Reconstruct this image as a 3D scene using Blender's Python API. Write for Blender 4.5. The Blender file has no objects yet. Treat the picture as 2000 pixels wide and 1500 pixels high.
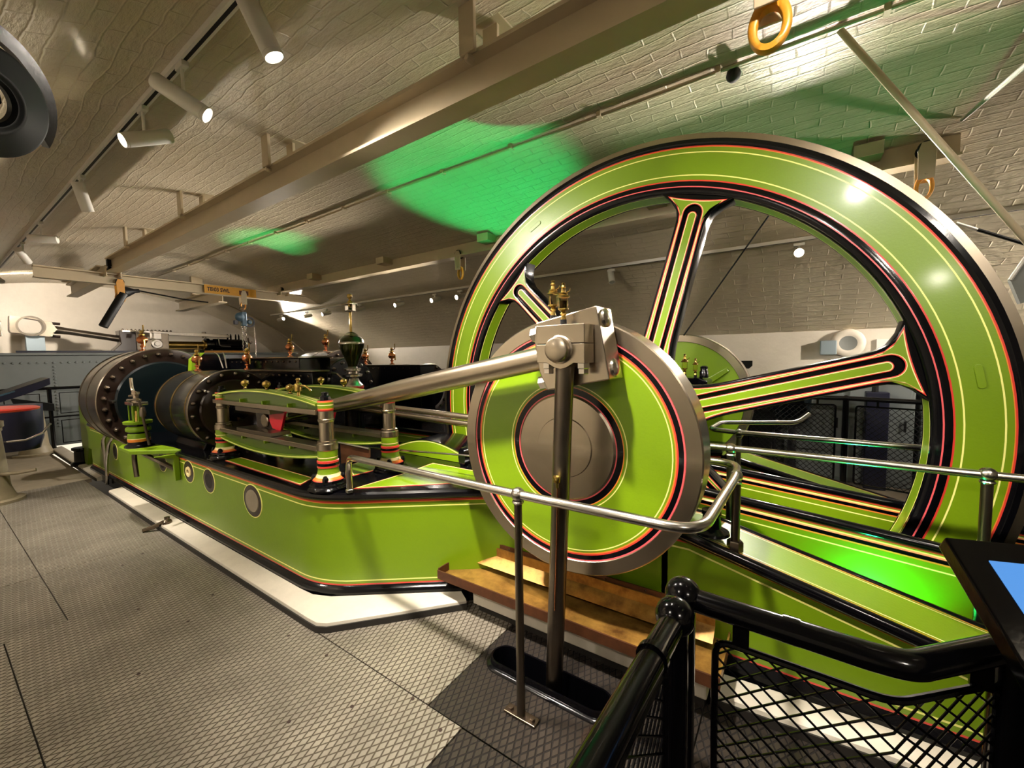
import bpy, bmesh, math, random
from mathutils import Matrix, Vector
random.seed(7)
D = bpy.data
SC = bpy.context.scene
COL = SC.collection
PI = math.pi
WM = {}

# ------------------------------------------------------------------ camera
F_PX, YAW, PITCH, ROLL = 805.909, 0.60299, 0.06709, -0.01744
CAM_H = 1.57
fw = Vector((-math.sin(YAW)*math.cos(PITCH), math.cos(YAW)*math.cos(PITCH), -math.sin(PITCH)))
rt = Vector((math.cos(YAW), math.sin(YAW), 0))
up = rt.cross(fw)
r2 = rt*math.cos(ROLL) + up*math.sin(ROLL)
u2 = -rt*math.sin(ROLL) + up*math.cos(ROLL)
cam = D.cameras.new('camera')
cam.sensor_width = 36.0
cam.lens = F_PX/2000*36
cam.clip_start = 0.02
co = D.objects.new('camera', cam)
COL.objects.link(co)
co.matrix_world = Matrix(((r2.x, u2.x, -fw.x, 0), (r2.y, u2.y, -fw.y, 0), (r2.z, u2.z, -fw.z, CAM_H), (0, 0, 0, 1)))
SC.camera = co

# ------------------------------------------------------------------ light that is not in a lamp, exposure
wd = D.worlds.new('world')
SC.world = wd
wd.use_nodes = True
wd.node_tree.nodes['Background'].inputs[0].default_value = (1.0, 0.86, 0.66, 1)
wd.node_tree.nodes['Background'].inputs[1].default_value = 0.8
SC.view_settings.view_transform = 'Standard'
SC.view_settings.look = 'None'
SC.view_settings.gamma = 1
SC.view_settings.use_curve_mapping = False
SC.view_settings.exposure = 0.5
SC.cycles.use_light_tree = False
SC.cycles.max_bounces = 6
SC.cycles.diffuse_bounces = 3
SC.cycles.glossy_bounces = 3
SC.cycles.transmission_bounces = 4
SC.cycles.use_adaptive_sampling = True
SC.cycles.adaptive_threshold = 0.04
SC.cycles.caustics_reflective = False
SC.cycles.caustics_refractive = False
SPOT_NEAR, SPOT_FAR, GREEN_W = 225.0, 260.0, 190.0
WARM = (1.0, 0.90, 0.77)

# ------------------------------------------------------------------ materials
def lin(c):
    o = []
    for v in c:
        v = v/255.0
        o.append(v/12.92 if v <= 0.04045 else ((v+0.055)/1.055)**2.4)
    return (*o, 1)

MATS = {}
def mat(name, col, rough=0.5, metal=0.0, coat=0.0, var=None, bump=None, emit=None, spec=None, stretch=(1, 1, 1), uv=False, col2=None, alpha=None, trans=0.0):
    m = D.materials.new(name)
    MATS[name] = m
    m.use_nodes = True
    nt = m.node_tree
    b = nt.nodes['Principled BSDF']
    b.inputs['Base Color'].default_value = lin(col)
    b.inputs['Roughness'].default_value = rough
    b.inputs['Metallic'].default_value = metal
    b.inputs['Coat Weight'].default_value = coat
    b.inputs['Coat Roughness'].default_value = 0.12
    b.inputs['Transmission Weight'].default_value = trans
    if spec is not None:
        b.inputs['Specular IOR Level'].default_value = spec
    if emit:
        b.inputs['Emission Color'].default_value = lin(emit[0])
        b.inputs['Emission Strength'].default_value = emit[1]
    if var or bump:
        tc = nt.nodes.new('ShaderNodeTexCoord')
        mp = nt.nodes.new('ShaderNodeMapping')
        mp.inputs['Scale'].default_value = stretch
        nt.links.new(tc.outputs['UV' if uv else 'Object'], mp.inputs['Vector'])
    if var:
        sc_, amt = var
        n = nt.nodes.new('ShaderNodeTexNoise')
        n.inputs['Scale'].default_value = sc_
        n.inputs['Detail'].default_value = 6
        n.inputs['Roughness'].default_value = 0.65
        nt.links.new(mp.outputs[0], n.inputs['Vector'])
        r = nt.nodes.new('ShaderNodeValToRGB')
        r.color_ramp.elements[0].position = 0.3
        r.color_ramp.elements[1].position = 0.72
        c1 = lin(col)
        c0 = lin(col2) if col2 else tuple(c*(1-amt) for c in c1[:3])+(1,)
        r.color_ramp.elements[0].color = c0
        r.color_ramp.elements[1].color = c1
        nt.links.new(n.outputs['Fac'], r.inputs[0])
        nt.links.new(r.outputs[0], b.inputs['Base Color'])
    if bump:
        n2 = nt.nodes.new('ShaderNodeTexNoise')
        n2.inputs['Scale'].default_value = bump[0]
        n2.inputs['Detail'].default_value = bump[3] if len(bump) > 3 else 5
        n2.inputs['Roughness'].default_value = 0.6
        nt.links.new(mp.outputs[0], n2.inputs['Vector'])
        bp = nt.nodes.new('ShaderNodeBump')
        bp.inputs['Strength'].default_value = bump[1]
        bp.inputs['Distance'].default_value = bump[2] if len(bump) > 2 else 0.01
        nt.links.new(n2.outputs['Fac'], bp.inputs['Height'])
        nt.links.new(bp.outputs[0], b.inputs['Normal'])
    return m

mat('green', (111, 142, 11), 0.34, coat=0.18, var=(2.0, 0.10), bump=(70, 0.30, 0.0025))
mat('green_dark', (64, 86, 14), 0.25, coat=0.4)
mat('black', (6, 6, 9), 0.15, coat=0.0, spec=0.32, bump=(60, 0.12, 0.002))
mat('olive_gloss', (54, 58, 24), 0.18, 0.55, coat=0.4)
mat('black_matt', (8, 8, 10), 0.45, spec=0.3)
mat('red', (206, 58, 48), 0.3, coat=0.3)
mat('pink', (226, 92, 98), 0.3, coat=0.3)
mat('orange', (226, 128, 52), 0.3, coat=0.3)
mat('yellow', (240, 236, 140), 0.35)
mat('cream', (244, 222, 160), 0.35)
mat('crimson', (200, 16, 40), 0.3, coat=0.4)
mat('steel', (186, 173, 154), 0.26, 1.0, var=(3.0, 0.22), bump=(90, 0.05, 0.001))
mat('steel_dark', (130, 120, 107), 0.3, 1.0, var=(4.0, 0.25))
mat('steel_bright', (208, 202, 194), 0.2, 1.0, var=(5, 0.12))
mat('rail_steel', (198, 194, 186), 0.24, 1.0, var=(14, 0.2))
mat('blued', (80, 86, 88), 0.24, 0.9, coat=0.3, var=(2.5, 0.2))
mat('lagging', (124, 116, 102), 0.28, 0.85, coat=0.3, var=(2, 0.18))
mat('brown_iron', (44, 32, 26), 0.3, 0.3, coat=0.4, var=(8, 0.4))
mat('teal_black', (5, 13, 16), 0.3, spec=0.35)
mat('brass', (196, 166, 92), 0.22, 1.0, var=(12, 0.25))
mat('copper', (206, 132, 88), 0.2, 1.0, var=(12, 0.2))
mat('bolt', (96, 84, 72), 0.25, 0.9)
mat('cream_paint', (196, 180, 150), 0.42, var=(4, 0.12), bump=(30, 0.08, 0.004))
mat('yellow_paint', (216, 150, 40), 0.35, coat=0.2, var=(18, 0.18))
mat('label_yellow', (222, 160, 34), 0.5, var=(8, 0.15))
mat('white_fitting', (226, 222, 214), 0.4)
mat('kerb', (205, 197, 182), 0.6, var=(7, 0.16), bump=(22, 0.25, 0.01))
mat('concrete', (150, 138, 118), 0.8, var=(5, 0.25), bump=(25, 0.3, 0.01))
mat('dark_edge', (30, 26, 22), 0.7)
mat('tray', (198, 152, 74), 0.34, 0.55, var=(6, 0.45), col2=(92, 60, 26))
mat('rust', (96, 56, 30), 0.55, 0.4, var=(10, 0.5))
mat('tank_grey', (116, 122, 122), 0.45, var=(3, 0.12))
mat('stand_grey', (128, 140, 146), 0.5)
mat('bollard', (150, 138, 112), 0.5, var=(9, 0.25), bump=(40, 0.15, 0.004))
mat('teal_iron', (4, 11, 16), 0.5, spec=0.25)
mat('hoist_blue', (66, 92, 112), 0.4, 0.2)
mat('glass', (252, 244, 220), 0.0, trans=1.0)
MATS['glass'].node_tree.nodes['Principled BSDF'].inputs['IOR'].default_value = 1.12
mat('oil_amber', (226, 172, 36), 0.15)
mat('screen_a', (8, 12, 18), 0.3, emit=((96, 166, 246), 0.62))
mat('screen_b', (8, 12, 18), 0.3, emit=((126, 200, 255), 0.62))
mat('screen_c', (8, 12, 18), 0.3, emit=((60, 122, 214), 0.62))
mat('navy', (18, 20, 44), 0.4)
mat('lens', (255, 244, 225), 0.2, emit=((255, 236, 205), 30.0))
mat('lens_off', (190, 188, 182), 0.15)
mat('lens_green', (60, 255, 150), 0.2, emit=((40, 255, 130), 2.0))
mat('wall_white', (214, 204, 188), 0.55, var=(5, 0.08), bump=(14, 0.35, 0.012))
mat('wall_grey', (120, 122, 118), 0.6, var=(3, 0.1))
mat('ink', (40, 18, 10), 0.6)

def vault_mat():
    m = D.materials.new('vault_paint')
    MATS['vault_paint'] = m
    m.use_nodes = True
    nt = m.node_tree
    b = nt.nodes['Principled BSDF']
    b.inputs['Roughness'].default_value = 0.30
    b.inputs['Coat Weight'].default_value = 0.25
    b.inputs['Coat Roughness'].default_value = 0.18
    tc = nt.nodes.new('ShaderNodeTexCoord')
    mp = nt.nodes.new('ShaderNodeMapping')
    mp.inputs['Scale'].default_value = (1, 1, 1)
    nt.links.new(tc.outputs['UV'], mp.inputs['Vector'])
    bk = nt.nodes.new('ShaderNodeTexBrick')
    bk.inputs['Scale'].default_value = 1.0
    bk.inputs['Brick Width'].default_value = 0.30
    bk.inputs['Row Height'].default_value = 0.085
    bk.inputs['Mortar Size'].default_value = 0.008
    bk.inputs['Mortar Smooth'].default_value = 1.0
    bk.inputs['Color1'].default_value = (1, 1, 1, 1)
    bk.inputs['Color2'].default_value = (0.75, 0.75, 0.75, 1)
    bk.inputs['Mortar'].default_value = (0.35, 0.35, 0.35, 1)
    # wobble the coordinates so that courses are uneven under thick paint
    nz = nt.nodes.new('ShaderNodeTexNoise')
    nz.inputs['Scale'].default_value = 2.2
    nz.inputs['Detail'].default_value = 4
    nt.links.new(mp.outputs[0], nz.inputs['Vector'])
    mx = nt.nodes.new('ShaderNodeVectorMath')
    mx.operation = 'MULTIPLY_ADD'
    mx.inputs[1].default_value = (0.09, 0.09, 0)
    nt.links.new(nz.outputs['Color'], mx.inputs[0])
    nt.links.new(mp.outputs[0], mx.inputs[2])
    nt.links.new(mx.outputs[0], bk.inputs['Vector'])
    mp2 = nt.nodes.new('ShaderNodeMapping')
    mp2.inputs['Scale'].default_value = (4.5, 10, 1)
    nt.links.new(tc.outputs['UV'], mp2.inputs['Vector'])
    n2 = nt.nodes.new('ShaderNodeTexNoise')
    n2.inputs['Scale'].default_value = 2.2
    n2.inputs['Detail'].default_value = 7
    n2.inputs['Roughness'].default_value = 0.62
    nt.links.new(mp2.outputs[0], n2.inputs['Vector'])
    ma = nt.nodes.new('ShaderNodeMath')
    ma.operation = 'MULTIPLY_ADD'
    ma.inputs[1].default_value = 0.8
    nt.links.new(bk.outputs['Color'], ma.inputs[0])
    nt.links.new(n2.outputs['Fac'], ma.inputs[2])
    mp3 = nt.nodes.new('ShaderNodeMapping')
    mp3.inputs['Scale'].default_value = (9, 24, 1)
    nt.links.new(tc.outputs['UV'], mp3.inputs['Vector'])
    n5 = nt.nodes.new('ShaderNodeTexNoise')
    n5.inputs['Scale'].default_value = 3.0
    n5.inputs['Detail'].default_value = 4
    nt.links.new(mp3.outputs[0], n5.inputs['Vector'])
    mb = nt.nodes.new('ShaderNodeMath')
    mb.operation = 'MULTIPLY_ADD'
    mb.inputs[1].default_value = 0.30
    nt.links.new(n5.outputs['Fac'], mb.inputs[0])
    nt.links.new(ma.outputs[0], mb.inputs[2])
    ma = mb
    bp = nt.nodes.new('ShaderNodeBump')
    bp.inputs['Strength'].default_value = 0.55
    bp.inputs['Distance'].default_value = 0.026
    nt.links.new(ma.outputs[0], bp.inputs['Height'])
    nt.links.new(bp.outputs[0], b.inputs['Normal'])
    n3 = nt.nodes.new('ShaderNodeTexNoise')
    n3.inputs['Scale'].default_value = 0.8
    n3.inputs['Detail'].default_value = 5
    nt.links.new(mp.outputs[0], n3.inputs['Vector'])
    r = nt.nodes.new('ShaderNodeValToRGB')
    r.color_ramp.elements[0].position = 0.3
    r.color_ramp.elements[1].position = 0.7
    r.color_ramp.elements[0].color = lin((200, 186, 160))
    r.color_ramp.elements[1].color = lin((222, 209, 184))
    nt.links.new(n3.outputs['Fac'], r.inputs[0])
    nt.links.new(r.outputs[0], b.inputs['Base Color'])
    return m
vault_mat()

def plate_mat(name, top, groove, rough, metal):
    """raised diamond lattice of a chequered iron floor plate"""
    m = D.materials.new(name)
    MATS[name] = m
    m.use_nodes = True
    nt = m.node_tree
    b = nt.nodes['Principled BSDF']
    b.inputs['Metallic'].default_value = metal
    tc = nt.nodes.new('ShaderNodeTexCoord')
    fac = []
    for ang in (57, 113):
        a = math.radians(ang)
        dp = nt.nodes.new('ShaderNodeVectorMath')
        dp.operation = 'DOT_PRODUCT'
        dp.inputs[1].default_value = (-math.sin(a)/0.030, math.cos(a)/0.030, 0)
        nt.links.new(tc.outputs['Object'], dp.inputs[0])
        fr = nt.nodes.new('ShaderNodeMath')
        fr.operation = 'PINGPONG'
        fr.inputs[1].default_value = 0.5
        nt.links.new(dp.outputs['Value'], fr.inputs[0])
        mr = nt.nodes.new('ShaderNodeMapRange')
        mr.inputs['From Min'].default_value = 0.05
        mr.inputs['From Max'].default_value = 0.14
        nt.links.new(fr.outputs[0], mr.inputs['Value'])
        fac.append(mr)
    mn = nt.nodes.new('ShaderNodeMath')
    mn.operation = 'MINIMUM'
    nt.links.new(fac[0].outputs[0], mn.inputs[0])
    nt.links.new(fac[1].outputs[0], mn.inputs[1])
    n = nt.nodes.new('ShaderNodeTexNoise')
    n.inputs['Scale'].default_value = 2.6
    n.inputs['Detail'].default_value = 8
    n.inputs['Roughness'].default_value = 0.7
    nt.links.new(tc.outputs['Object'], n.inputs['Vector'])
    r = nt.nodes.new('ShaderNodeValToRGB')
    r.color_ramp.elements[0].position = 0.34
    r.color_ramp.elements[1].position = 0.66
    r.color_ramp.elements[0].color = lin(tuple(int(c*0.78) for c in top))
    r.color_ramp.elements[1].color = lin(top)
    nt.links.new(n.outputs['Fac'], r.inputs[0])
    mix = nt.nodes.new('ShaderNodeMix')
    mix.data_type = 'RGBA'
    mix.inputs['A'].default_value = lin(groove)
    nt.links.new(mn.outputs[0], mix.inputs['Factor'])
    nt.links.new(r.outputs[0], mix.inputs['B'])
    # worn brown stains
    n4 = nt.nodes.new('ShaderNodeTexNoise')
    n4.inputs['Scale'].default_value = 3.4
    n4.inputs['Detail'].default_value = 3
    mp = nt.nodes.new('ShaderNodeMapping')
    mp.inputs['Scale'].default_value = (1.0, 0.35, 1)
    mp.inputs['Location'].default_value = (3.1, 0.4, 0)
    nt.links.new(tc.outputs['Object'], mp.inputs['Vector'])
    nt.links.new(mp.outputs[0], n4.inputs['Vector'])
    mr4 = nt.nodes.new('ShaderNodeMapRange')
    mr4.inputs['From Min'].default_value = 0.70
    mr4.inputs['From Max'].default_value = 0.76
    mr4.inputs['To Max'].default_value = 0.7
    nt.links.new(n4.outputs['Fac'], mr4.inputs['Value'])
    mix2 = nt.nodes.new('ShaderNodeMix')
    mix2.data_type = 'RGBA'
    mix2.inputs['B'].default_value = lin((72, 46, 28))
    nt.links.new(mr4.outputs[0], mix2.inputs['Factor'])
    nt.links.new(mix.outputs['Result'], mix2.inputs['A'])
    nt.links.new(mix2.outputs['Result'], b.inputs['Base Color'])
    rr = nt.nodes.new('ShaderNodeMapRange')
    rr.inputs['To Min'].default_value = 0.8
    rr.inputs['To Max'].default_value = rough
    nt.links.new(mn.outputs[0], rr.inputs['Value'])
    nt.links.new(rr.outputs[0], b.inputs['Roughness'])
    bp = nt.nodes.new('ShaderNodeBump')
    bp.inputs['Strength'].default_value = 0.9
    bp.inputs['Distance'].default_value = 0.004
    nt.links.new(mn.outputs[0], bp.inputs['Height'])
    nt.links.new(bp.outputs[0], b.inputs['Normal'])
    return m
plate_mat('plate_light', (170, 162, 148), (84, 75, 62), 0.40, 0.4)
plate_mat('plate_dark', (66, 58, 52), (24, 20, 18), 0.36, 0.4)

# ------------------------------------------------------------------ object helpers
def link(name, data, parent=None, m=None):
    m = m.copy() if m is not None else Matrix()
    o = D.objects.new(name, data)
    COL.objects.link(o)
    if parent is not None:
        o.parent = parent
        o.matrix_parent_inverse = WM[parent.name].inverted()
    o.matrix_basis = m
    WM[o.name] = m
    return o

def tag(o, label=None, cat=None, group=None, kind=None):
    if label: o['label'] = label
    if cat: o['category'] = cat
    if group: o['group'] = group
    if kind: o['kind'] = kind
    return o

def thing(name, loc, label, cat, group=None, kind=None):
    o = link(name, None, None, Matrix.Translation(loc))
    o.empty_display_size = 0.1
    return tag(o, label, cat, group, kind)

def copy_tree(o, m, label=None, parent=None):
    """copy a thing with its parts; m is applied on top of the original's placement"""
    c = o.copy()
    COL.objects.link(c)
    inv = o.matrix_parent_inverse.copy()
    c.parent = parent
    c.matrix_parent_inverse = inv
    if parent is None:
        w = m @ WM[o.name]
        c.matrix_basis = w
        WM[c.name] = w
    if label: c['label'] = label
    for ch in o.children:
        copy_tree(ch, m, None, c)
    return c

T = lambda x, y, z: Matrix.Translation((x, y, z))
FRONT = lambda x, y, z: T(x, y, z) @ Matrix.Rotation(PI/2, 4, 'X')           # local xy = world xz, local z towards -Y
ALONGX = lambda x, y, z: T(x, y, z) @ Matrix(((0, 0, 1, 0), (1, 0, 0, 0), (0, 1, 0, 0), (0, 0, 0, 1)))  # local z along +X

def aim(p, d, upv=(0, 0, 1)):
    """local z along d"""
    z = Vector(d).normalized()
    x = Vector(upv).cross(z)
    if x.length < 1e-4:
        x = Vector((1, 0, 0))
    x.normalize()
    y = z.cross(x)
    return Matrix(((x.x, y.x, z.x, p[0]), (x.y, y.y, z.y, p[1]), (x.z, y.z, z.z, p[2]), (0, 0, 0, 1)))

class G:
    def __init__(s, *mats):
        s.v, s.f, s.mi, s.mats = [], [], [], list(mats) or ['black']
    def add(s, verts, faces, mi=0, M=None):
        b = len(s.v)
        s.v += [tuple(M @ Vector(p)) if M is not None else tuple(p) for p in verts]
        s.f += [tuple(b+i for i in f) for f in faces]
        s.mi += mi if isinstance(mi, list) else [mi]*len(faces)
        return s
    def box(s, x0, x1, y0, y1, z0, z1, mi=0, M=None):
        v = [(x0, y0, z0), (x1, y0, z0), (x1, y1, z0), (x0, y1, z0), (x0, y0, z1), (x1, y0, z1), (x1, y1, z1), (x0, y1, z1)]
        return s.add(v, [(0, 3, 2, 1), (4, 5, 6, 7), (0, 1, 5, 4), (1, 2, 6, 5), (2, 3, 7, 6), (3, 0, 4, 7)], mi, M)
    def prism(s, poly, z0, z1, M=None, mi=0, mside=None):
        n = len(poly)
        v = [(p[0], p[1], z0) for p in poly]+[(p[0], p[1], z1) for p in poly]
        f = [tuple(range(n-1, -1, -1)), tuple(range(n, 2*n))]+[(i, (i+1) % n, n+(i+1) % n, n+i) for i in range(n)]
        ms = mi if mside is None else mside
        return s.add(v, f, [mi, mi]+[ms]*n, M)
    def lathe(s, prof, M=None, n=24, mi=0):
        """prof: (r, z) pairs; mi may list one material per segment"""
        v, f, ml = [], [], []
        rings = []
        for r, z in prof:
            if r < 1e-6:
                rings.append([len(v)])
                v.append((0, 0, z))
            else:
                rings.append(list(range(len(v), len(v)+n)))
                v += [(r*math.cos(2*PI*k/n), r*math.sin(2*PI*k/n), z) for k in range(n)]
        for i in range(len(rings)-1):
            a, b = rings[i], rings[i+1]
            mm = mi[i] if isinstance(mi, (list, tuple)) else mi
            for k in range(n):
                k2 = (k+1) % n
                if len(a) == 1 and len(b) == 1: break
                if len(a) == 1: f.append((a[0], b[k], b[k2]))
                elif len(b) == 1: f.append((a[k], b[0], a[k2]))
                else: f.append((a[k], b[k], b[k2], a[k2]))
                ml.append(mm)
        # faces wind outwards for profiles that run from -z to +z outside; normals are fixed in build
        return s.add(v, f, ml, M)
    def tube(s, pts, r, n=10, closed=False, mi=0, cap=True):
        pts = [Vector(p) for p in pts]
        rr = r if isinstance(r, (list, tuple)) else [r]*len(pts)
        m = len(pts)
        tans = []
        for i in range(m):
            a = pts[(i-1) % m] if (closed or i > 0) else pts[i]
            b = pts[(i+1) % m] if (closed or i < m-1) else pts[i]
            tans.append((b-a).normalized())
        t0 = tans[0]
        nrm = t0.orthogonal().normalized()
        v, f = [], []
        for i in range(m):
            t = tans[i]
            nrm = (nrm - t*nrm.dot(t))
            nrm = nrm.normalized() if nrm.length > 1e-6 else t.orthogonal().normalized()
            bn = t.cross(nrm)
            for k in range(n):
                a = 2*PI*k/n
                v.append(pts[i]+(nrm*math.cos(a)+bn*math.sin(a))*rr[i])
        last = m if closed else m-1
        for i in range(last):
            for k in range(n):
                a, b = i*n, ((i+1) % m)*n
                f.append((a+k, a+(k+1) % n, b+(k+1) % n, b+k))
        if cap and not closed:
            f.append(tuple(range(n-1, -1, -1)))
            f.append(tuple(range((m-1)*n, m*n)))
        return s.add(v, f, mi)
    def ball(s, c, r, n=14, mi=0, sq=1.0):
        k = max(6, n//2)
        return s.lathe([(r*math.sin(PI*i/k), -r*sq*math.cos(PI*i/k)) for i in range(k+1)], T(*c), n, mi)
    def loops(s, loops, mats, M=None, fill=None, back=None):
        """nested loops of equal length: list of (pts2d, z); mats[i] colours the band i..i+1; fill the last; back extrudes the first to z"""
        n = len(loops[0][0])
        v, f, ml = [], [], []
        for pts, z in loops:
            v += [(p[0], p[1], z) for p in pts]
        for i in range(len(loops)-1):
            a, b = i*n, (i+1)*n
            for k in range(n):
                f.append((a+k, a+(k+1) % n, b+(k+1) % n, b+k)); ml.append(mats[i])
        if fill is not None:
            f.append(tuple(range((len(loops)-1)*n, len(loops)*n))); ml.append(fill)
        if back is not None:
            b = len(v)
            v += [(p[0], p[1], back) for p in loops[0][0]]
            for k in range(n):
                f.append((b+k, b+(k+1) % n, (k+1) % n, k)); ml.append(mats[0])
            f.append(tuple(range(b+n-1, b-1, -1))); ml.append(mats[0])
        return s.add(v, f, ml, M)
    def sweep(s, path, prof, mats, closed=False, caps=True):
        """path: plan points (x, y), outwards = right-hand side; prof: (offset, z)"""
        m = len(path)
        dirs = []
        for i in range(m):
            a = Vector(path[(i-1) % m] if (closed or i) else path[i])
            b = Vector(path[(i+1) % m] if (closed or i < m-1) else path[i])
            c = Vector(path[i])
            d1 = (c-a).normalized() if (c-a).length > 1e-9 else None
            d2 = (b-c).normalized() if (b-c).length > 1e-9 else None
            d1 = d1 or d2; d2 = d2 or d1
            n1, n2 = Vector((d1.y, -d1.x)), Vector((d2.y, -d2.x))
            mm = (n1+n2).normalized()
            dirs.append(mm/max(0.35, mm.dot(n1)))
        k = len(prof)
        v = [(path[i][0]+dirs[i].x*o, path[i][1]+dirs[i].y*o, z) for i in range(m) for o, z in prof]
        f, ml = [], []
        for i in range(m if closed else m-1):
            j = (i+1) % m
            for q in range(k-1):
                f.append((i*k+q, j*k+q, j*k+q+1, i*k+q+1)); ml.append(mats[q])
        return s.add(v, f, ml)
    def build(s, name, parent=None, m=None, bevel=0.0, smooth=True, fix=True, ang=38):
        me = D.meshes.new(name)
        me.from_pydata(s.v, [], s.f)
        for q in s.mats:
            me.materials.append(MATS[q])
        me.polygons.foreach_set('material_index', s.mi)
        if fix or bevel:
            bm = bmesh.new()
            bm.from_mesh(me)
            if fix:
                bmesh.ops.recalc_face_normals(bm, faces=bm.faces)
            if bevel:
                es = [e for e in bm.edges if len(e.link_faces) == 2 and e.calc_face_angle(0) > 0.6]
                bmesh.ops.bevel(bm, geom=es, offset=bevel, segments=2, affect='EDGES', profile=0.5, clamp_overlap=True, material=-1)
            bm.to_mesh(me)
            bm.free()
        if smooth and not bevel:
            me.polygons.foreach_set('use_smooth', [True]*len(me.polygons))
            me.set_sharp_from_angle(angle=math.radians(ang))
        me.update()
        return link(name, me, parent, m)

def share(o, m, parent=None, name=None):
    """another object with the same mesh"""
    return link(name or o.name.split('.')[0], o.data, parent, m)

def hexpoly(r, a0=0.0):
    return [(r*math.cos(a0+PI*k/3), r*math.sin(a0+PI*k/3)) for k in range(6)]

def arc(cx, cy, r, a0, a1, n):
    return [(cx+r*math.cos(math.radians(a0+(a1-a0)*k/n)), cy+r*math.sin(math.radians(a0+(a1-a0)*k/n))) for k in range(n+1)]

def fillet(pts, r, n=6):
    """round the inner corners of a 3-D polyline"""
    P = [Vector(p) for p in pts]
    out = [P[0]]
    for i in range(1, len(P)-1):
        a, b, c = P[i-1], P[i], P[i+1]
        d1, d2 = (a-b), (c-b)
        l = min(r, d1.length*0.45, d2.length*0.45)
        p1, p2 = b+d1.normalized()*l, b+d2.normalized()*l
        for k in range(n+1):
            t = k/n
            out.append(p1*(1-t)**2+b*2*t*(1-t)+p2*t*t)
    out.append(P[-1])
    return out

# ================================================================== THE SETTING
VY, VZ, VR = 2.5, -2.79, 6.23
def vault_z(y): return VZ+math.sqrt(VR*VR-(y-VY)**2)
VX0, VX1 = -14.0, 4.5

def build_vault():
    nx, na = 40, 72
    a0 = math.acos((6.68-VY)/VR)
    a1 = PI-math.acos((VY+1.75)/VR)
    v, uv, f = [], [], []
    for i in range(nx+1):
        x = VX0+(VX1-VX0)*i/nx
        for j in range(na+1):
            a = a0+(a1-a0)*j/na
            v.append((x, VY+VR*math.cos(a), VZ+VR*math.sin(a)))
            uv.append((x, VR*a))
    for i in range(nx):
        for j in range(na):
            k = i*(na+1)+j
            f.append((k, k+1, k+na+2, k+na+1))
    me = D.meshes.new('ceiling')
    me.from_pydata(v, [], f)
    ul = me.uv_layers.new(name='UVMap')
    for lp in me.loops:
        ul.data[lp.index].uv = uv[lp.vertex_index]
    me.materials.append(MATS['vault_paint'])
    me.polygons.foreach_set('use_smooth', [True]*len(f))
    return tag(link('ceiling', me), 'cream painted brick barrel vault over the engine room', None, None, 'structure')
ceiling = build_vault()

def struct(g, name, label=None, **k):
    o = g.build(name, **k)
    return tag(o, label, None, None, 'structure')

g = G('wall_white')
g.add([(VX0, -1.8, 0), (VX0, 6.8, 0), (VX0, 6.8, 3.6), (VX0, -1.8, 3.6)], [(0, 1, 2, 3)])
struct(g, 'wall_end', 'white end wall under the arch', fix=False)
g = G('wall_white', 'wall_grey')
g.add([(VX0, 6.68, 1.2), (VX1, 6.68, 1.2), (VX1, 6.68, 1.83), (VX0, 6.68, 1.83), (VX0, 6.68, 0), (VX1, 6.68, 0)], [(0, 1, 2, 3), (4, 5, 1, 0)], [0, 1])
struct(g, 'wall_far', 'low white painted brick wall under the vault springing', fix=False)
g = G('wall_white')
g.add([(VX0, -1.75, 0), (VX1, -1.75, 0), (VX1, -1.75, 1.78), (VX0, -1.75, 1.78)], [(0, 1, 2, 3)])
struct(g, 'wall_near', 'low white wall on the visitor side', fix=False)

g = G('wall_white')
g.add([(VX1, -1.8, 0), (VX1, 6.8, 0), (VX1, 6.8, 3.6), (VX1, -1.8, 3.6)], [(0, 1, 2, 3)])
struct(g, 'wall_right', 'white end wall on the right, out of view', fix=False)

# floor slab with the pit, chequered plates on it
g = G('dark_edge')
g.add([(VX0, -1.8, -0.95), (VX1, -1.8, -0.95), (VX1, 6.7, -0.95), (VX0, 6.7, -0.95)], [(0, 1, 2, 3)])
floor = struct(g, 'floor', 'chequered iron plate floor', fix=False)
GAP = 0.006
def plate(x0, x1, y0, y1, m, dz=0.0):
    g = G(m, 'dark_edge')
    g.box(x0+GAP/2, x1-GAP/2, y0+GAP/2, y1-GAP/2, -0.03, dz)
    return g.build('floor_plate', floor, smooth=False)
for x0, x1 in ((-7.9, -6.25), (-6.25, -4.6), (-4.6, -3.65)):
    plate(x0, x1, 0.445, 1.226, 'plate_light')
    plate(x0, x1, -0.55, 0.445, 'plate_light', -0.001)
    plate(x0, x1, -1.75, -0.55, 'plate_light')
plate(-3.65, -1.13, 0.195, 1.226, 'plate_light', 0.001)
plate(-3.65, -1.13, -0.75, 0.195, 'plate_light')
plate(-3.65, -1.13, -1.75, -0.75, 'plate_light', -0.001)
plate(-2.35, -1.335, 1.226, 2.1, 'plate_light', 0.001)
plate(-1.13, 0.05, 0.1, 1.226, 'plate_dark', -0.002)
plate(0.05, 1.4, 0.1, 1.226, 'plate_dark', -0.001)
plate(-1.13, 1.4, -1.75, 0.1, 'plate_dark', -0.001)
plate(-0.3, 0.6, 1.226, 2.3, 'plate_dark', -0.001)
plate(0.6, 1.4, 1.226, 2.3, 'plate_dark', -0.002)
plate(1.4, 4.49, -1.75, 2.3, 'plate_dark', -0.002)
plate(1.96, 4.49, 2.3, 4.95, 'plate_dark', -0.002)
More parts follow.
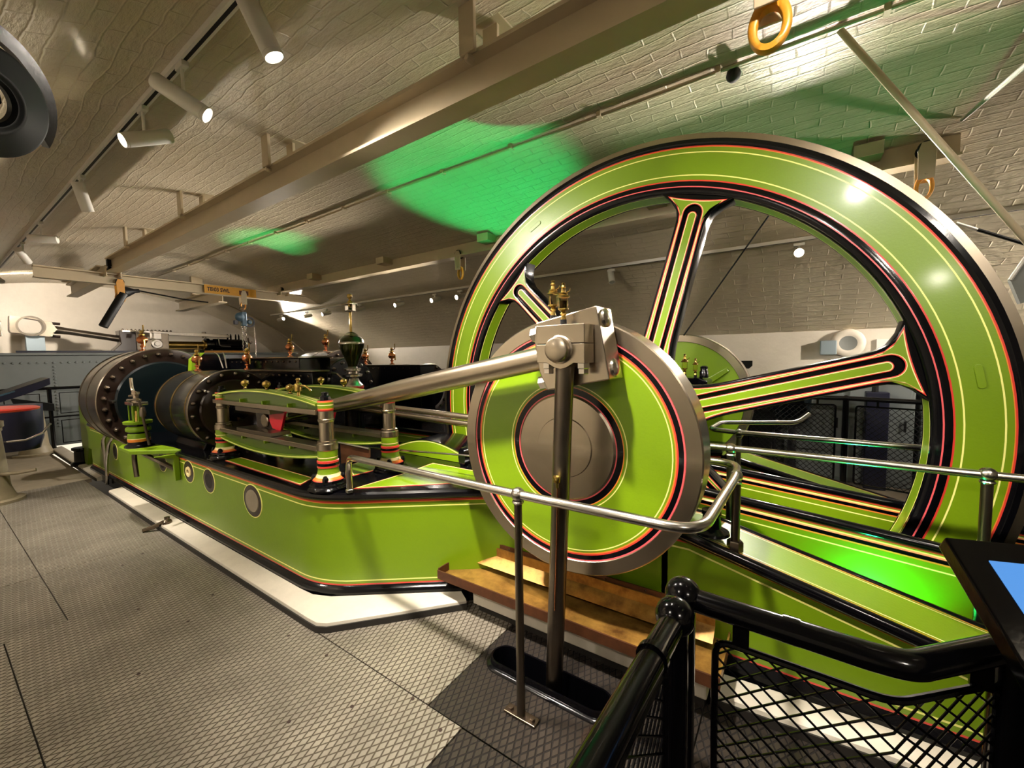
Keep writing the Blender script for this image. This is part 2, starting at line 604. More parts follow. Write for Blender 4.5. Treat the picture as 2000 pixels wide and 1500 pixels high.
# the plate with the long slot for the pump rod
SLX0, SLX1, SLY, SLR = -1.20, -0.70, 1.637, 0.062
def stadium(x0, x1, y, r, n=40):
    q = n//2
    a = [(x1+r*math.cos(-PI/2+PI*k/(q-1)), y+r*math.sin(-PI/2+PI*k/(q-1))) for k in range(q)]
    b = [(x0+r*math.cos(PI/2+PI*k/(q-1)), y+r*math.sin(PI/2+PI*k/(q-1))) for k in range(q)]
    return a+b
st = stadium(SLX0, SLX1, SLY, SLR+0.004)
bx0, bx1, by0, by1 = -1.332, -0.303, 1.229, 2.10
cx, cy = (bx0+bx1)/2, SLY
rect = []
for p in st:
    dx, dy = p[0]-cx, p[1]-cy
    k = min(((bx1-cx) if dx > 0 else (cx-bx0))/max(abs(dx), 1e-6), ((by1-cy) if dy > 0 else (cy-by0))/max(abs(dy), 1e-6))
    rect.append((cx+dx*k, cy+dy*k))
for c in ((bx0, by0), (bx1, by0), (bx1, by1), (bx0, by1)):
    i = min(range(len(rect)), key=lambda q: (rect[q][0]-c[0])**2+(rect[q][1]-c[1])**2)
    rect[i] = c
g = G('plate_dark', 'dark_edge')
g.loops([(rect, -0.001), (st, -0.001), (st, -0.29)], [0, 1])
g.build('floor_plate', floor, fix=False, smooth=False)
# other floor: concrete behind the engine and dark floor at the far left
g = G('concrete'); g.box(-13.99, -7.91, -1.75, 1.30, -0.05, -0.004); g.build('concrete_floor', floor, smooth=False)
g = G('concrete'); g.box(-13.99, 4.4, 4.95, 6.67, -0.05, -0.004); g.build('concrete_floor', floor, smooth=False)
# dark screw holes in the plates
g = G('ink'); g.lathe([(0, 0.0), (0.011, 0.0), (0.011, 0.0015), (0, 0.0018)], None, 10)
r0 = None
for x, y in ((-1.62, 1.03), (-1.78, 0.83), (-1.2, 1.165), (-2.02, 1.15), (-3.2, 1.05), (-3.0, 0.85), (-3.42, 0.72), (-2.35, 1.12), (-2.7, 0.55), (-4.4, 0.98), (-4.28, 0.83), (-1.42, 1.21), (-1.45, 1.34), (-1.53, 1.47), (-1.47, 1.50), (-1.42, 1.52), (-1.50, 1.54), (-1.40, 1.58), (-1.46, 1.60), (-1.55, 1.55), (-1.38, 1.49)):
    s_ = 0.45 if (y > 1.3) else 0.8
    if r0 is None:
        r0 = g.build('screw_hole', floor, T(x, y, 0.001)@Matrix.Scale(s_, 4))
    else:
        share(r0, T(x, y, 0.001)@Matrix.Scale(s_, 4), floor)

# rim of the slot
g = G('black')
g.loops([(stadium(SLX0, SLX1, SLY, SLR+0.035), 0.0), (stadium(SLX0, SLX1, SLY, SLR+0.030), 0.010), (stadium(SLX0, SLX1, SLY, SLR+0.014), 0.012), (stadium(SLX0, SLX1, SLY, SLR+0.010), 0.035), (stadium(SLX0, SLX1, SLY, SLR), 0.035), (stadium(SLX0, SLX1, SLY, SLR), -0.25)], [0]*5)
tag(g.build('slot_rim', fix=False, ang=60), 'black raised rim around the long slot in the dark floor plate', 'slot rim')

# ---------------- kerb
def kerb_piece(path, label, w=0.135, inner=None):
    t = thing('kerb', (path[0][0], path[0][1], 0), label, 'kerb', 'white painted concrete kerbs')
    g = G('kerb', 'dark_edge')
    if inner:
        rows = []
        for (x, y), (u, w_) in zip(path, inner):
            rows.append([(x, y, 0.0), (x, y, 0.022), (x*0.97+u*0.03, y*0.97+w_*0.03, 0.05), (x*0.88+u*0.12, y*0.88+w_*0.12, 0.058), (u, w_, 0.068), (u, w_, 0.0)])
        k = len(rows[0])
        g.add([p for r_ in rows for p in r_], [(i*k+q, (i+1)*k+q, (i+1)*k+(q+1) % k, i*k+(q+1) % k) for i in range(len(rows)-1) for q in range(k)]+[tuple(range(k)), tuple(range((len(rows)-1)*k, len(rows)*k))])
    else:
      g.sweep(path, [(0.0, 0.022), (-0.006, 0.05), (-0.02, 0.058), (-w, 0.066), (-w-0.02, 0.05), (-w-0.02, 0.0), (0.0, 0.0), (0.0, 0.022)], [0]*7)
      n = 8
      k = len(path)
      g.f.append(tuple(range(0, n-1))); g.mi.append(0)
      g.f.append(tuple(range((k-1)*n, (k-1)*n+n-1))); g.mi.append(0)
    g.build('concrete_top', t, ang=30)
    e = G('dark_edge')
    e.sweep(path, [(0.004, 0.0), (0.012, 0.0), (0.012, 0.038), (0.004, 0.038), (0.004, 0.0)], [0]*4)
    e.build('edge_angle', t, ang=30)
    return t
kerb_piece([(-6.72, 1.236), (-5.2, 1.226), (-3.6, 1.226), (-2.33, 1.226), (-2.245, 1.230), (-2.19, 1.26), (-1.92, 1.565), (-1.66, 1.868)], 'long white concrete kerb running beside the green engine bed and round its corner', 0.135,
           [(-6.72, 1.356), (-5.2, 1.356), (-3.6, 1.356), (-2.66, 1.358), (-2.52, 1.366), (-2.40, 1.415), (-2.02, 1.70), (-1.74, 1.91)])
kerb_piece([(-11.1, 1.34), (-9.3, 1.32), (-7.66, 1.31)], 'short white concrete kerb piece beside the far end of the engine bed')
kerb_piece([(-0.28, 1.925), (0.5, 1.99), (1.5, 2.08), (2.5, 2.16)], 'white concrete kerb seen through the black wire fence')
# small iron lever lying on the kerb
t = thing('floor_cock', (-4.86, 1.24, 0.05), 'small iron drain cock lying across the kerb edge', 'valve')
g = G('bolt'); g.tube([(-4.95, 1.12, 0.015), (-4.90, 1.19, 0.04), (-4.86, 1.25, 0.075)], [0.02, 0.022, 0.018], 8); g.build('handle', t)
g = G('bolt'); g.lathe([(0, 0.0), (0.035, 0.0), (0.038, 0.03), (0.02, 0.05), (0.022, 0.07), (0, 0.075)], T(-4.84, 1.27, 0.05), 10); g.build('body', t)

# ---------------- vault fittings
def pipe(name, pts, r, m, label, cat, n=8):
    g = G(m); g.tube(pts, r, n)
    return tag(g.build(name), label, cat)
t = thing('ceiling_conduit', (-4, 3.10, 3.41), 'long thin conduit clipped along the crown of the vault', 'conduit')
g = G('cream_paint'); g.tube([(VX0+0.1+i*1.0, 3.10+0.012*math.sin(i*1.7), vault_z(3.10)-0.018) for i in range(19)], 0.012, 8); g.build('pipe', t)
g = G('cream_paint'); g.box(-0.015, 0.015, -0.03, 0.03, -0.035, 0.005)
cl = None
for i in range(14):
    mm = T(-10.3+i*0.82, 3.10, vault_z(3.10))
    cl = share(cl, mm, t) if cl else g.build('clip', t, mm)
g = G('dark_edge'); g.ball((-0.38, 3.16, vault_z(3.16)-0.03), 0.045, 12); g.build('junction_knob', t)
pts = [(-12.1, VY+(VR-0.02)*math.cos(a), VZ+(VR-0.02)*math.sin(a)) for a in [math.acos((6.66-VY)/VR)+k*0.042 for k in range(36)]]
pipe('arch_tube', pts, 0.018, 'cream_paint', 'thin pale tube following the curve of the vault before the end wall', 'conduit')  # pale tube drawn as a thin line along the arch

# ================================================================== OVERHEAD STEEL
def ibeam_prof(w, h, tf, tw):
    a, b = w/2, tw/2
    return [(-a, 0), (a, 0), (a, tf), (b, tf+0.006), (b, h-tf-0.006), (a, h-tf), (a, h), (-a, h), (-a, h-tf), (-b, h-tf-0.006), (-b, tf+0.006), (-a, tf)]

def hanger(t, x, y, ztop, side):
    """bracket that holds a runway beam under the vault"""
    vz = vault_z(y)
    g = G('cream_paint')
    g.box(x-0.05, x+0.05, y-0.115*1, y-0.09, ztop-0.03, vz-0.0)
    b = g.build('hanger_strap', t, bevel=0.004)
    g = G('cream_paint'); g.box(x-0.05, x+0.05, y+0.09, y+0.115, ztop-0.03, vz+0.0); g.build('hanger_strap', t, bevel=0.004)
    g = G('cream_paint'); g.box(x-0.09, x+0.09, y-0.19, y+0.19, vault_z(y+0.19)-0.012, vz+0.02); g.build('hanger_plate', t, bevel=0.004)
    g = G('cream_paint'); g.lathe([(0, 0), (0.022, 0), (0.022, 0.03), (0.014, 0.04), (0, 0.042)], FRONT(x, y-0.075, ztop-0.05), 8); g.build('bolt_head', t)

BZ0, BZ1 = 2.96, 3.18
t = thing('runway_beam', (-3.5, 1.855, BZ0), 'large cream steel runway beam crossing the upper left, nearest overhead', 'beam')
g = G('cream_paint'); g.prism(ibeam_prof(0.146, BZ1-BZ0, 0.02, 0.016), -8.75, 3.5, Matrix(((0, 0, 1, 0), (1, 0, 0, 1.855), (0, 1, 0, BZ0), (0, 0, 0, 1)))); g.build('girder', t, ang=20)
for x in (-1.45, -3.6, -5.5, -7.5, 0.9):
    hanger(t, x, 1.855, BZ1, 1)
g = G('black_matt'); g.box(-8.78, -8.70, 1.80, 1.91, 3.06, 3.16); g.build('end_stop', t, bevel=0.006)
t = thing('runway_beam', (-3.5, 4.44, BZ0), 'cream runway beam passing behind the flywheel', 'beam')
g = G('cream_paint'); g.prism(ibeam_prof(0.146, BZ1-BZ0, 0.02, 0.016), -9.4, 0.95, Matrix(((0, 0, 1, 0), (1, 0, 0, 4.44), (0, 1, 0, BZ0), (0, 0, 0, 1)))); g.build('girder', t, ang=20)
for x in (-7.4, -5.4, -3.35, -1.2, 0.42):
    hanger(t, x, 4.44, BZ1, 1)
t = thing('runway_beam', (-10.6, 1.7, 2.9), 'cream beam stub beyond the cross beam, above the end wall', 'beam')
g = G('cream_paint'); g.prism(ibeam_prof(0.15, 0.24, 0.02, 0.016), 0, 2.6, Matrix(((0.02, 0, 1, -11.6), (1, 0, -0.02, 1.86), (0, 1, 0, 2.86), (0, 0, 0, 1)))); g.build('girder', t, ang=20)
g = G('cream_paint'); g.box(-11.4, -11.3, 1.7, 2.0, 3.1, vault_z(1.85)); g.build('hanger_strap', t)
t = thing('runway_beam', (-10.6, 4.4, 2.9), 'cream beam stub beyond the chain hoist', 'beam')
g = G('cream_paint'); g.prism(ibeam_prof(0.15, 0.24, 0.02, 0.016), 0, 2.3, Matrix(((0, 0, 1, -11.6), (1, 0, 0, 3.55), (0, 1, 0, 2.72), (0, 0, 0, 1)))); g.build('girder', t, ang=20)
g = G('cream_paint'); g.box(-10.6, -10.5, 3.45, 3.65, 2.96, vault_z(3.5)); g.build('hanger_strap', t)

# cross beam of the hand crane with its load label
CX = -8.82
t = thing('crane_beam', (CX, 3.1, 2.84), 'cream crane cross beam with yellow load label hanging under the runway beams', 'crane beam')
g = G('cream_paint'); g.prism(ibeam_prof(0.13, 0.17, 0.018, 0.014), 1.05, 5.3, Matrix(((1, 0, 0, CX), (0, 0, 1, 0), (0, 1, 0, 2.79), (0, 0, 0, 1)))); g.build('girder', t, ang=20)
for yy in (1.855, 4.44):
    g = G('cream_paint'); g.box(CX-0.16, CX+0.16, yy-0.09, yy-0.075, 2.90, 3.06); g.build('end_plate', t, bevel=0.004)
    g = G('cream_paint'); g.box(CX-0.16, CX+0.16, yy+0.075, yy+0.09, 2.90, 3.06); g.build('end_plate', t, bevel=0.004)
    for dx in (-0.11, 0.11):
        g = G('black_matt'); g.lathe([(0, 0), (0.045, 0), (0.05, 0.01), (0.05, 0.03), (0, 0.032)], FRONT(CX+dx, yy-0.02, 3.01), 14); g.build('wheel', t)
g = G('label_yellow'); g.box(CX+0.068, CX+0.074, 3.06, 3.92, 2.80, 2.95); lab = g.build('load_label', t)
def text_mesh(txt, size, m, mtx, name, parent, sx=1.0, bold=0.0):
    cu = D.curves.new('text', 'FONT')
    cu.body = txt
    cu.size = size
    cu.extrude = 0.001
    cu.offset = bold
    o = D.objects.new('text', cu)
    COL.objects.link(o)
    dg = bpy.context.evaluated_depsgraph_get()
    me = D.meshes.new_from_object(o.evaluated_get(dg))
    D.objects.remove(o)
    D.curves.remove(cu)
    me.materials.clear()
    me.materials.append(MATS[m])
    r = link(name, me, parent, mtx@Matrix.Diagonal((sx, 1, 1, 1)))
    r['kind'] = 'stuff'
    return r
LM = Matrix(((0, 0, 1, CX+0.075), (1, 0, 0, 3.10), (0, 1, 0, 2.845), (0, 0, 0, 1)))
text_mesh('TB\\03 SWL', 0.095, 'ink', LM, 'lettering', lab, 0.80, 0.003)
g = G('rust'); g.box(CX+0.074, CX+0.077, 3.62, 3.78, 2.825, 2.905); g.build('warning_patch', lab)

def clevis(name, x, y, ztop, label, hgt=0.30, w=0.10, dark=False, rot=0.0, pm='cream_paint'):
    """push trolley: side plates, wheels and a yellow lifting eye"""
    t = thing(name, (x, y, ztop-hgt), label, 'trolley')
    R = T(x, y, 0)@Matrix.Rotation(rot, 4, 'Z')
    for s in (-1, 1):
        g = G(pm)
        g.prism([(-0.045, ztop-0.20), (0.045, ztop-0.20), (0.05, ztop), (0.03, ztop+0.06), (-0.03, ztop+0.06), (-0.05, ztop)], s*0.055-0.005, s*0.055+0.005, R@Matrix.Rotation(PI/2, 4, 'X'))
        g.build('side_plate', t, bevel=0.003)
        g = G('black_matt' if not dark else 'teal_iron'); g.lathe([(0, 0), (0.05, 0), (0.055, 0.008), (0.05, 0.02), (0, 0.02)], R@T(0, s*0.035, ztop+0.02)@Matrix.Rotation(PI/2, 4, 'X'), 16); g.build('wheel', t)
    g = G('cream_paint'); g.lathe([(0, -0.07), (0.012, -0.07), (0.012, 0.07), (0, 0.07)], R@T(0, 0, ztop-0.16)@Matrix.Rotation(PI/2, 4, 'X'), 10); g.build('cross_pin', t)
    # the eye: nested loops of a pear shaped ring
    n = 32
    outer, inner = [], []
    zt, zb = ztop-0.14, ztop-hgt
    for k in range(n):
        a = 2*PI*k/n
        cxp, czp = math.cos(a), math.sin(a)
        hw = 0.5*w
        rz = (zt-zb)/2
        outer.append((hw*cxp*(1.0 if czp < 0 else 0.92+0.08*(1-czp)), (zt+zb)/2+rz*czp))
        inner.append((hw*0.56*cxp, zb+0.078*(hgt/0.30)+0.056*(hgt/0.30)*czp))
    g = G('yellow_paint')
    th = 0.018
    mid_o = [(p[0]*0.94, (zt+zb)/2+(p[1]-(zt+zb)/2)*0.97) for p in outer]
    g.loops([(inner, -th*0.6), (inner, th*0.6), ([(p[0]*1.12, p[1]) for p in inner], th), (mid_o, th), (outer, th*0.5), (outer, -th*0.5), (mid_o, -th), ([(p[0]*1.12, p[1]) for p in inner], -th), (inner, -th*0.6)], [0]*8, R@Matrix.Rotation(PI/2, 4, 'X'))
    g.build('lifting_eye', t, ang=70)
    return t
clevis('beam_trolley', -0.105, 1.80, 2.96, 'trolley with a large yellow lifting eye at the top of the picture', 0.33, 0.135)
clevis('beam_trolley', -3.90, 4.44, 2.98, 'small trolley with yellow eye left of the flywheel rim', 0.33, 0.10)
clevis('beam_trolley', 0.745, 4.30, 3.0, 'trolley with dark wheel on the beam right of the flywheel top', 0.34, 0.11, True)
clevis('beam_trolley', CX+0.02, 1.94, 2.82, 'trolley on the crane cross beam with long yellow eye above the black pole', 0.30, 0.13, False, PI/2, 'yellow_paint')
clevis('beam_trolley', CX+0.02, 3.70, 2.85, 'trolley carrying the blue chain hoist', 0.30, 0.10, False, PI/2)
g = G('black_matt'); g.tube([(CX+0.05, 1.97, 2.66), (CX+0.10, 1.70, 2.13)], 0.058, 16)
tag(g.build('hanging_pole', ang=50), 'black pole hanging at a slant from the crane trolley', 'pole')
t = thing('horn_loudspeaker', (-9.4, 2.25, 2.8), 'black funnel shaped loudspeaker behind the crane beam', 'loudspeaker')
g = G('black_matt'); g.lathe([(0, 0), (0.10, 0), (0.09, 0.03), (0.035, 0.14), (0.03, 0.2), (0, 0.2)], aim((-9.3, 2.10, 2.76), (0, 1, 0.2)), 16); g.build('horn', t)
g = G('black_matt'); g.tube([(-9.3, 2.3, 2.80), (-9.3, 2.9, 2.72), (-9.3, 3.3, 2.70)], 0.012, 8); g.build('arm', t)

# chain hoist under the crane beam
t = thing('chain_hoist', (CX+0.03, 3.68, 1.75), 'blue hand chain hoist hanging on its chains above the cylinders', 'hoist')
hx, hy, hz = CX+0.03, 3.66, 2.36
g = G('bolt'); g.tube(fillet([(hx, hy+0.02, hz+0.14), (hx, hy+0.03, hz+0.22), (hx, hy-0.01, hz+0.25), (hx, hy-0.03, hz+0.21)], 0.03), 0.014, 8); g.build('top_hook', t)
g = G('hoist_blue'); g.lathe([(0, 0), (0.06, 0), (0.085, 0.02), (0.085, 0.06), (0.05, 0.08), (0, 0.08)], ALONGX(hx-0.02, hy-0.04, hz+0.05), 18); g.build('gear_case', t)
g = G('hoist_blue'); g.box(hx-0.03, hx+0.05, hy-0.02, hy+0.07, hz-0.12, hz+0.15); g.build('frame', t, bevel=0.012)
g = G('navy'); g.lathe([(0.075, -0.012), (0.10, -0.012), (0.10, 0.012), (0.075, 0.012), (0.075, -0.012)], ALONGX(hx+0.03, hy+0.11, hz-0.04), 22); g.build('hand_wheel', t)
g = G('hoist_blue'); g.lathe([(0, 0), (0.04, 0), (0.045, 0.02), (0.03, 0.05), (0, 0.05)], ALONGX(hx+0.02, hy+0.11, hz-0.04), 14); g.build('hub', t)
g = G('navy'); g.box(hx, hx+0.06, hy-0.16, hy-0.09, hz-0.10, hz-0.02); g.build('brake_block', t, bevel=0.01)
lk = None
def chain(x, y, z0, z1, s, m):
    global lk
    n = int((z0-z1)/(0.044*s))
    for i in range(n):
        mm = T(x, y, z0-0.044*s*i)@Matrix.Rotation(PI/2*(i % 2)+0.4, 4, 'Z')@Matrix.Scale(s, 4)
        if lk is None:
            gg = G(m)
            gg.tube([(0.014*math.cos(a), 0, 0.026*math.sin(a)) for a in [2*PI*k/12 for k in range(12)]], 0.006, 5, closed=True)
            lk = gg.build('chain_link', t, mm)
        else:
            share(lk, mm, t)
chain(hx+0.01, hy+0.045, hz-0.13, 1.72, 1.0, 'steel_bright')
chain(hx+0.01, hy-0.01, hz-0.13, 1.74, 0.9, 'steel_bright')
chain(hx+0.03, hy+0.20, hz-0.05, 1.62, 0.6, 'steel_bright')
g = G('bolt'); g.tube(fillet([(hx+0.02, hy+0.075, 2.02), (hx+0.02, hy+0.085, 1.93), (hx+0.02, hy+0.12, 1.90), (hx+0.02, hy+0.14, 1.95)], 0.03), 0.016, 8); g.build('load_hook', t)

# tie rods at the right
pipe('tie_rod', [(0.161, 3.13, 3.40), (1.044, 3.60, 2.185), (1.22, 3.69, 1.94)], 0.018, 'cream_paint', 'thick cream tie rod slanting down at the upper right', 'tie rod', 12)
pipe('tie_rod', [(0.921, 4.28, 3.17), (0.975, 3.5, 3.079), (1.02, 2.9, 3.01)], 0.014, 'white_fitting', 'thin white rod at the right edge above the tie rod', 'tie rod', 8)
t = thing('prop_rod', (1.2, 5.4, 2.6), 'slim rod half white half black beside the flywheel rim', 'rod')
g = G('white_fitting'); g.tube([(1.16, 5.42, 2.70), (1.30, 5.44, 2.62)], 0.013, 8); g.build('white_end', t)
g = G('black_matt'); g.tube([(1.30, 5.44, 2.62), (1.75, 5.5, 2.37)], 0.014, 8); g.build('black_end', t)
pipe('stay_wire', [(-0.22, 4.2, 2.72), (-0.89, 4.2, 1.74)], 0.007, 'black_matt', 'thin dark stay wire seen through the flywheel', 'wire')
t = thing('flat_bracket', (1.21, 4.2, 2.0), 'white edged grey bracket plate at the right edge beside the flywheel', 'bracket')
g = G('wall_grey'); g.prism([(1.17, 2.02), (1.22, 1.86), (1.5, 1.95), (1.5, 2.25), (1.26, 2.2)], 0, 0.05, FRONT(0, 4.25, 0)); g.build('plate', t)
g = G('white_fitting'); g.tube([(1.165, 4.19, 2.02), (1.25, 4.19, 2.21), (1.5, 4.19, 2.28)], 0.012, 6); g.build('edge_tube', t)

# ------------------------------------------------------------------ track lights
BODY = {}
def make_spot(x, y, z, d, label, group, on=True, power=60.0, L=0.26, r=0.048, cone=70, blend=0.6, col=WARM, drop=0.15):
    t = thing('track_spotlight', (x, y, z), label, 'spotlight', group)
    dv = Vector(d).normalized()
    key = (L, r, on)
    M0 = aim((x, y, z-drop), dv)
    if 'ad' not in BODY:
        g = G('white_fitting'); g.box(-0.05, 0.05, -0.018, 0.018, -0.03, 0.0); BODY['ad'] = g.build('adapter', t, T(x, y, z), bevel=0.004)
    else:
        share(BODY['ad'], T(x, y, z), t, 'adapter')
    g = G('white_fitting'); g.tube([(x, y, z-0.02), (x, y, z-drop)], 0.009, 8); g.build('stem', t)
    if key not in BODY:
        g = G('white_fitting'); g.lathe([(0, -L*0.55), (r*0.94, -L*0.55), (r, -L*0.53), (r, L*0.38), (r*0.96, L*0.385), (r*0.96, L*0.395), (r, L*0.40), (r, L*0.45), (r*0.9, L*0.45), (r*0.86, L*0.43), (0, L*0.43)], None, 24)
        b = g.build('body', t, M0)
        g = G('lens' if on else 'lens_off'); g.lathe([(0, L*0.437), (r*0.84, L*0.437), (r*0.5, L*0.446), (0, L*0.45)], None, 20)
        l = g.build('lens', b, M0)
        BODY[key] = (b, l)
    else:
        b = share(BODY[key][0], M0, t, 'body')
        share(BODY[key][1], M0, b, 'lens')
    if power > 0:
        ld = D.lights.new('spot_light', 'SPOT')
        ld.energy = power
        ld.color = col
        ld.spot_size = math.radians(cone)
        ld.spot_blend = blend
        ld.shadow_soft_size = 0.05
        lo = link('spot_light', ld, t, M0@T(0, 0, L*0.5)@Matrix.Rotation(PI, 4, 'X'))
    return t

def track(x0, x1, y, z, label):
    t = thing('lighting_track', ((x0+x1)/2, y, z), label, 'lighting track')
    g = G('white_fitting', 'black_matt')
    g.box(x0, x1, y-0.022, y+0.022, z, z+0.035)
    g.build('rail', t)
    g = G('black_matt'); g.box(x0+0.05, x1-0.05, y-0.008, y+0.008, z-0.002, z+0.001); g.build('slot', t)
    k = None
    for i in range(int((x1-x0)/1.4)):
        xx = x0+0.7+i*1.4
        g = G('white_fitting'); g.tube([(xx, y, z+0.03), (xx, y, vault_z(y)+0.02)], 0.008, 6); g.build('hanger_rod', t)
    return t
NTY, NTZ = 0.95, 3.205
track(-12.5, 2.6, NTY, NTZ, 'white lighting track with black slot along the upper left of the vault')
GN = 'white spotlights on the near track'
near = [(-1.95, (0.203, 0.352, -0.914), True, 1.0, 'white spotlight at the top of the picture, nearest on the left track'),
        (-2.82, (0.513, 0.672, -0.534), True, 1.0, 'second white spotlight along the left track, pointing right'),
        (-3.50, (0.014, -0.887, -0.462), True, 1.0, 'third white spotlight along the left track, pointing left towards the visitor side'),
        (-5.18, (-0.234, 0.268, -0.935), True, 0.9, 'fourth white spotlight along the left track, hanging down'),
        (-7.20, (-0.473, -0.881, -0.033), False, 0.0, 'unlit white spotlight lying level far along the left track'),
        (-8.56, (-0.761, 0.406, -0.506), False, 0.0, 'unlit white spotlight hanging down, last on the left track')]
for i, (x, d, on, pw, lab_) in enumerate(near):
    make_spot(x, NTY, NTZ, d, lab_, GN, on, SPOT_NEAR*1.2*pw, L=0.28 if x > -4 else 0.24, r=0.043, cone=88, blend=0.7, drop=0.19)
make_spot(-11.4, NTY, NTZ, (-0.9, 0.45, -0.25), 'lit spotlight at the left edge aimed at the white end wall', GN, True, SPOT_NEAR*1.1, L=0.24, r=0.043, cone=100, blend=0.7)
# the same track goes on above and behind the visitor
for x, d, pw, lab_ in ((-0.75, (-0.10, 0.50, -0.85), 1.6, 'white spotlight above the top edge of the picture, aimed at the crank disc'), (0.45, (-0.25, 0.78, -0.55), 0.3, 'white spotlight above the visitor, aimed at the flywheel'), (1.55, (-0.30, 0.75, -0.6), 0.3, 'white spotlight at the right end of the near track')):
    make_spot(x, NTY, NTZ, d, lab_, 'near track spotlights above the visitor', True, SPOT_NEAR*pw, L=0.24, r=0.043, cone=88, blend=0.7)
# a second track behind the visitor lights the walkway and the faces turned to the camera
WTY, WTZ = -0.6, 2.56
track(-8.6, 2.6, WTY, WTZ, 'white lighting track over the visitor walkway')
for x, d, pw, lab_ in ((-7.6, (0.0, 0.50, -0.80), 1.1, 'walkway spotlight farthest left'), (-5.6, (0.0, 0.45, -0.85), 1.0, 'walkway spotlight beside the small cylinder'), (-3.9, (0.0, 0.60, -0.72), 0.8, 'walkway spotlight beside the guide bars'), (-2.2, (0.0, 0.62, -0.70), 0.6, 'walkway spotlight beside the bed corner'), (-0.9, (0.1, 0.75, -0.55), 0.25, 'walkway spotlight aimed at the crank disc'), (1.3, (-0.2, 0.82, -0.5), 0.45, 'walkway spotlight behind the visitor')):
    make_spot(x, WTY, WTZ, d, lab_, 'walkway track spotlights', True, SPOT_NEAR*0.40*pw, L=0.24, r=0.043, cone=92, blend=0.7)
FTY, FTZ = 5.35, 2.70
track(-11.2, 3.9, FTY, FTZ+0.02, 'long white lighting track low on the far side of the vault')
GF = 'white spotlights on the far track'
far = [(-9.50, True, 'lit white spotlight on the far track, farthest left of the row'),
       (-8.72, True, 'white spotlight second from the left on the far track'),
       (-7.50, False, 'unlit white spotlight on the far track above the governor'),
       (-6.28, True, 'white spotlight on the far track, fourth from the left'),
       (-5.31, True, 'white spotlight on the far track, fifth from the left'),
       (-4.72, True, 'white spotlight on the far track just left of the flywheel rim')]
for x, on, lab_ in far:
    make_spot(x, FTY, FTZ, (-0.12, -0.90, -0.28), lab_, GF, on, SPOT_FAR if on else 0.0, L=0.20, r=0.042, cone=110, blend=0.8, drop=0.10)
make_spot(-2.05, FTY, FTZ, (0.25, -0.35, -0.8), 'unlit white spotlight seen through the flywheel beside the brass oiler', GF, False, 0.0, L=0.20, r=0.042, drop=0.10)
make_spot(0.0, FTY, FTZ, (0.0, -0.95, -0.18), 'glaring lit spotlight facing the viewer through the right of the flywheel', GF, True, SPOT_FAR*1.6, L=0.20, r=0.048, cone=130, blend=0.8, drop=0.10)
make_spot(0.42, FTY, FTZ, (-0.3, -0.35, -0.8), 'small spotlight on the far track right of the glaring one', GF, False, 0.0, L=0.20, r=0.042, drop=0.10)

make_spot(3.6, FTY, FTZ, (-0.92, 0.10, 0.0), 'added far track spotlight, unseen beyond the right edge, washing the far vault', GF, True, SPOT_FAR*3.0, L=0.20, r=0.042, cone=100, blend=0.8, drop=0.10)  # extra unseen lamp, added to brighten the far side of the vault
make_spot(-10.7, FTY, FTZ, (0.85, 0.15, 0.10), 'lit spotlight at the far left end of the far track, washing the vault', GF, True, SPOT_FAR*1.7, L=0.20, r=0.042, cone=100, blend=0.8, drop=0.10)
# green uplighters
def uplighter(x, y, z, d, label, power, cone=80):
    t = thing('green_uplighter', (x, y, z), label, 'floor lamp', 'green uplighters')
    M0 = aim((x, y, z+0.05), d)
    g = G('black_matt'); g.lathe([(0, -0.05), (0.045, -0.05), (0.05, -0.04), (0.05, 0.04), (0.042, 0.045), (0, 0.042)], M0, 16); g.build('body', t)
    g = G('lens_green'); g.lathe([(0, 0.046), (0.038, 0.046), (0, 0.050)], M0, 16); g.build('lens', t)
    g = G('black_matt'); g.box(x-0.05, x+0.05, y-0.03, y+0.03, z-0.02, z+0.004); g.build('foot', t)
    ld = D.lights.new('green_light', 'SPOT')
    ld.energy = power
    ld.color = (0.02, 1.0, 0.25)
    ld.spot_size = math.radians(cone)
    ld.spot_blend = 0.5
    ld.shadow_soft_size = 0.03
    link('green_light', ld, t, M0@T(0, 0, 0.06)@Matrix.Rotation(PI, 4, 'X'))

# ================================================================== THE ENGINE
WX, WY, WZ = -0.955, 2.984, 1.114          # flywheel centre, front face
KX, KY, KZ = -0.950, 1.838, 1.110          # near crank disc centre, front face
AY, AZ = 1.745, 1.110                      # near engine axis
BYX = 4.35                                 # far engine axis
PX, PZ = -0.810, 1.594                     # crank pin
RAIN = ['green', 'black', 'red', 'yellow', 'orange', 'steel', 'cream', 'pink']
GR, BK, RD, YE, OR, ST, CR, PK = range(8)

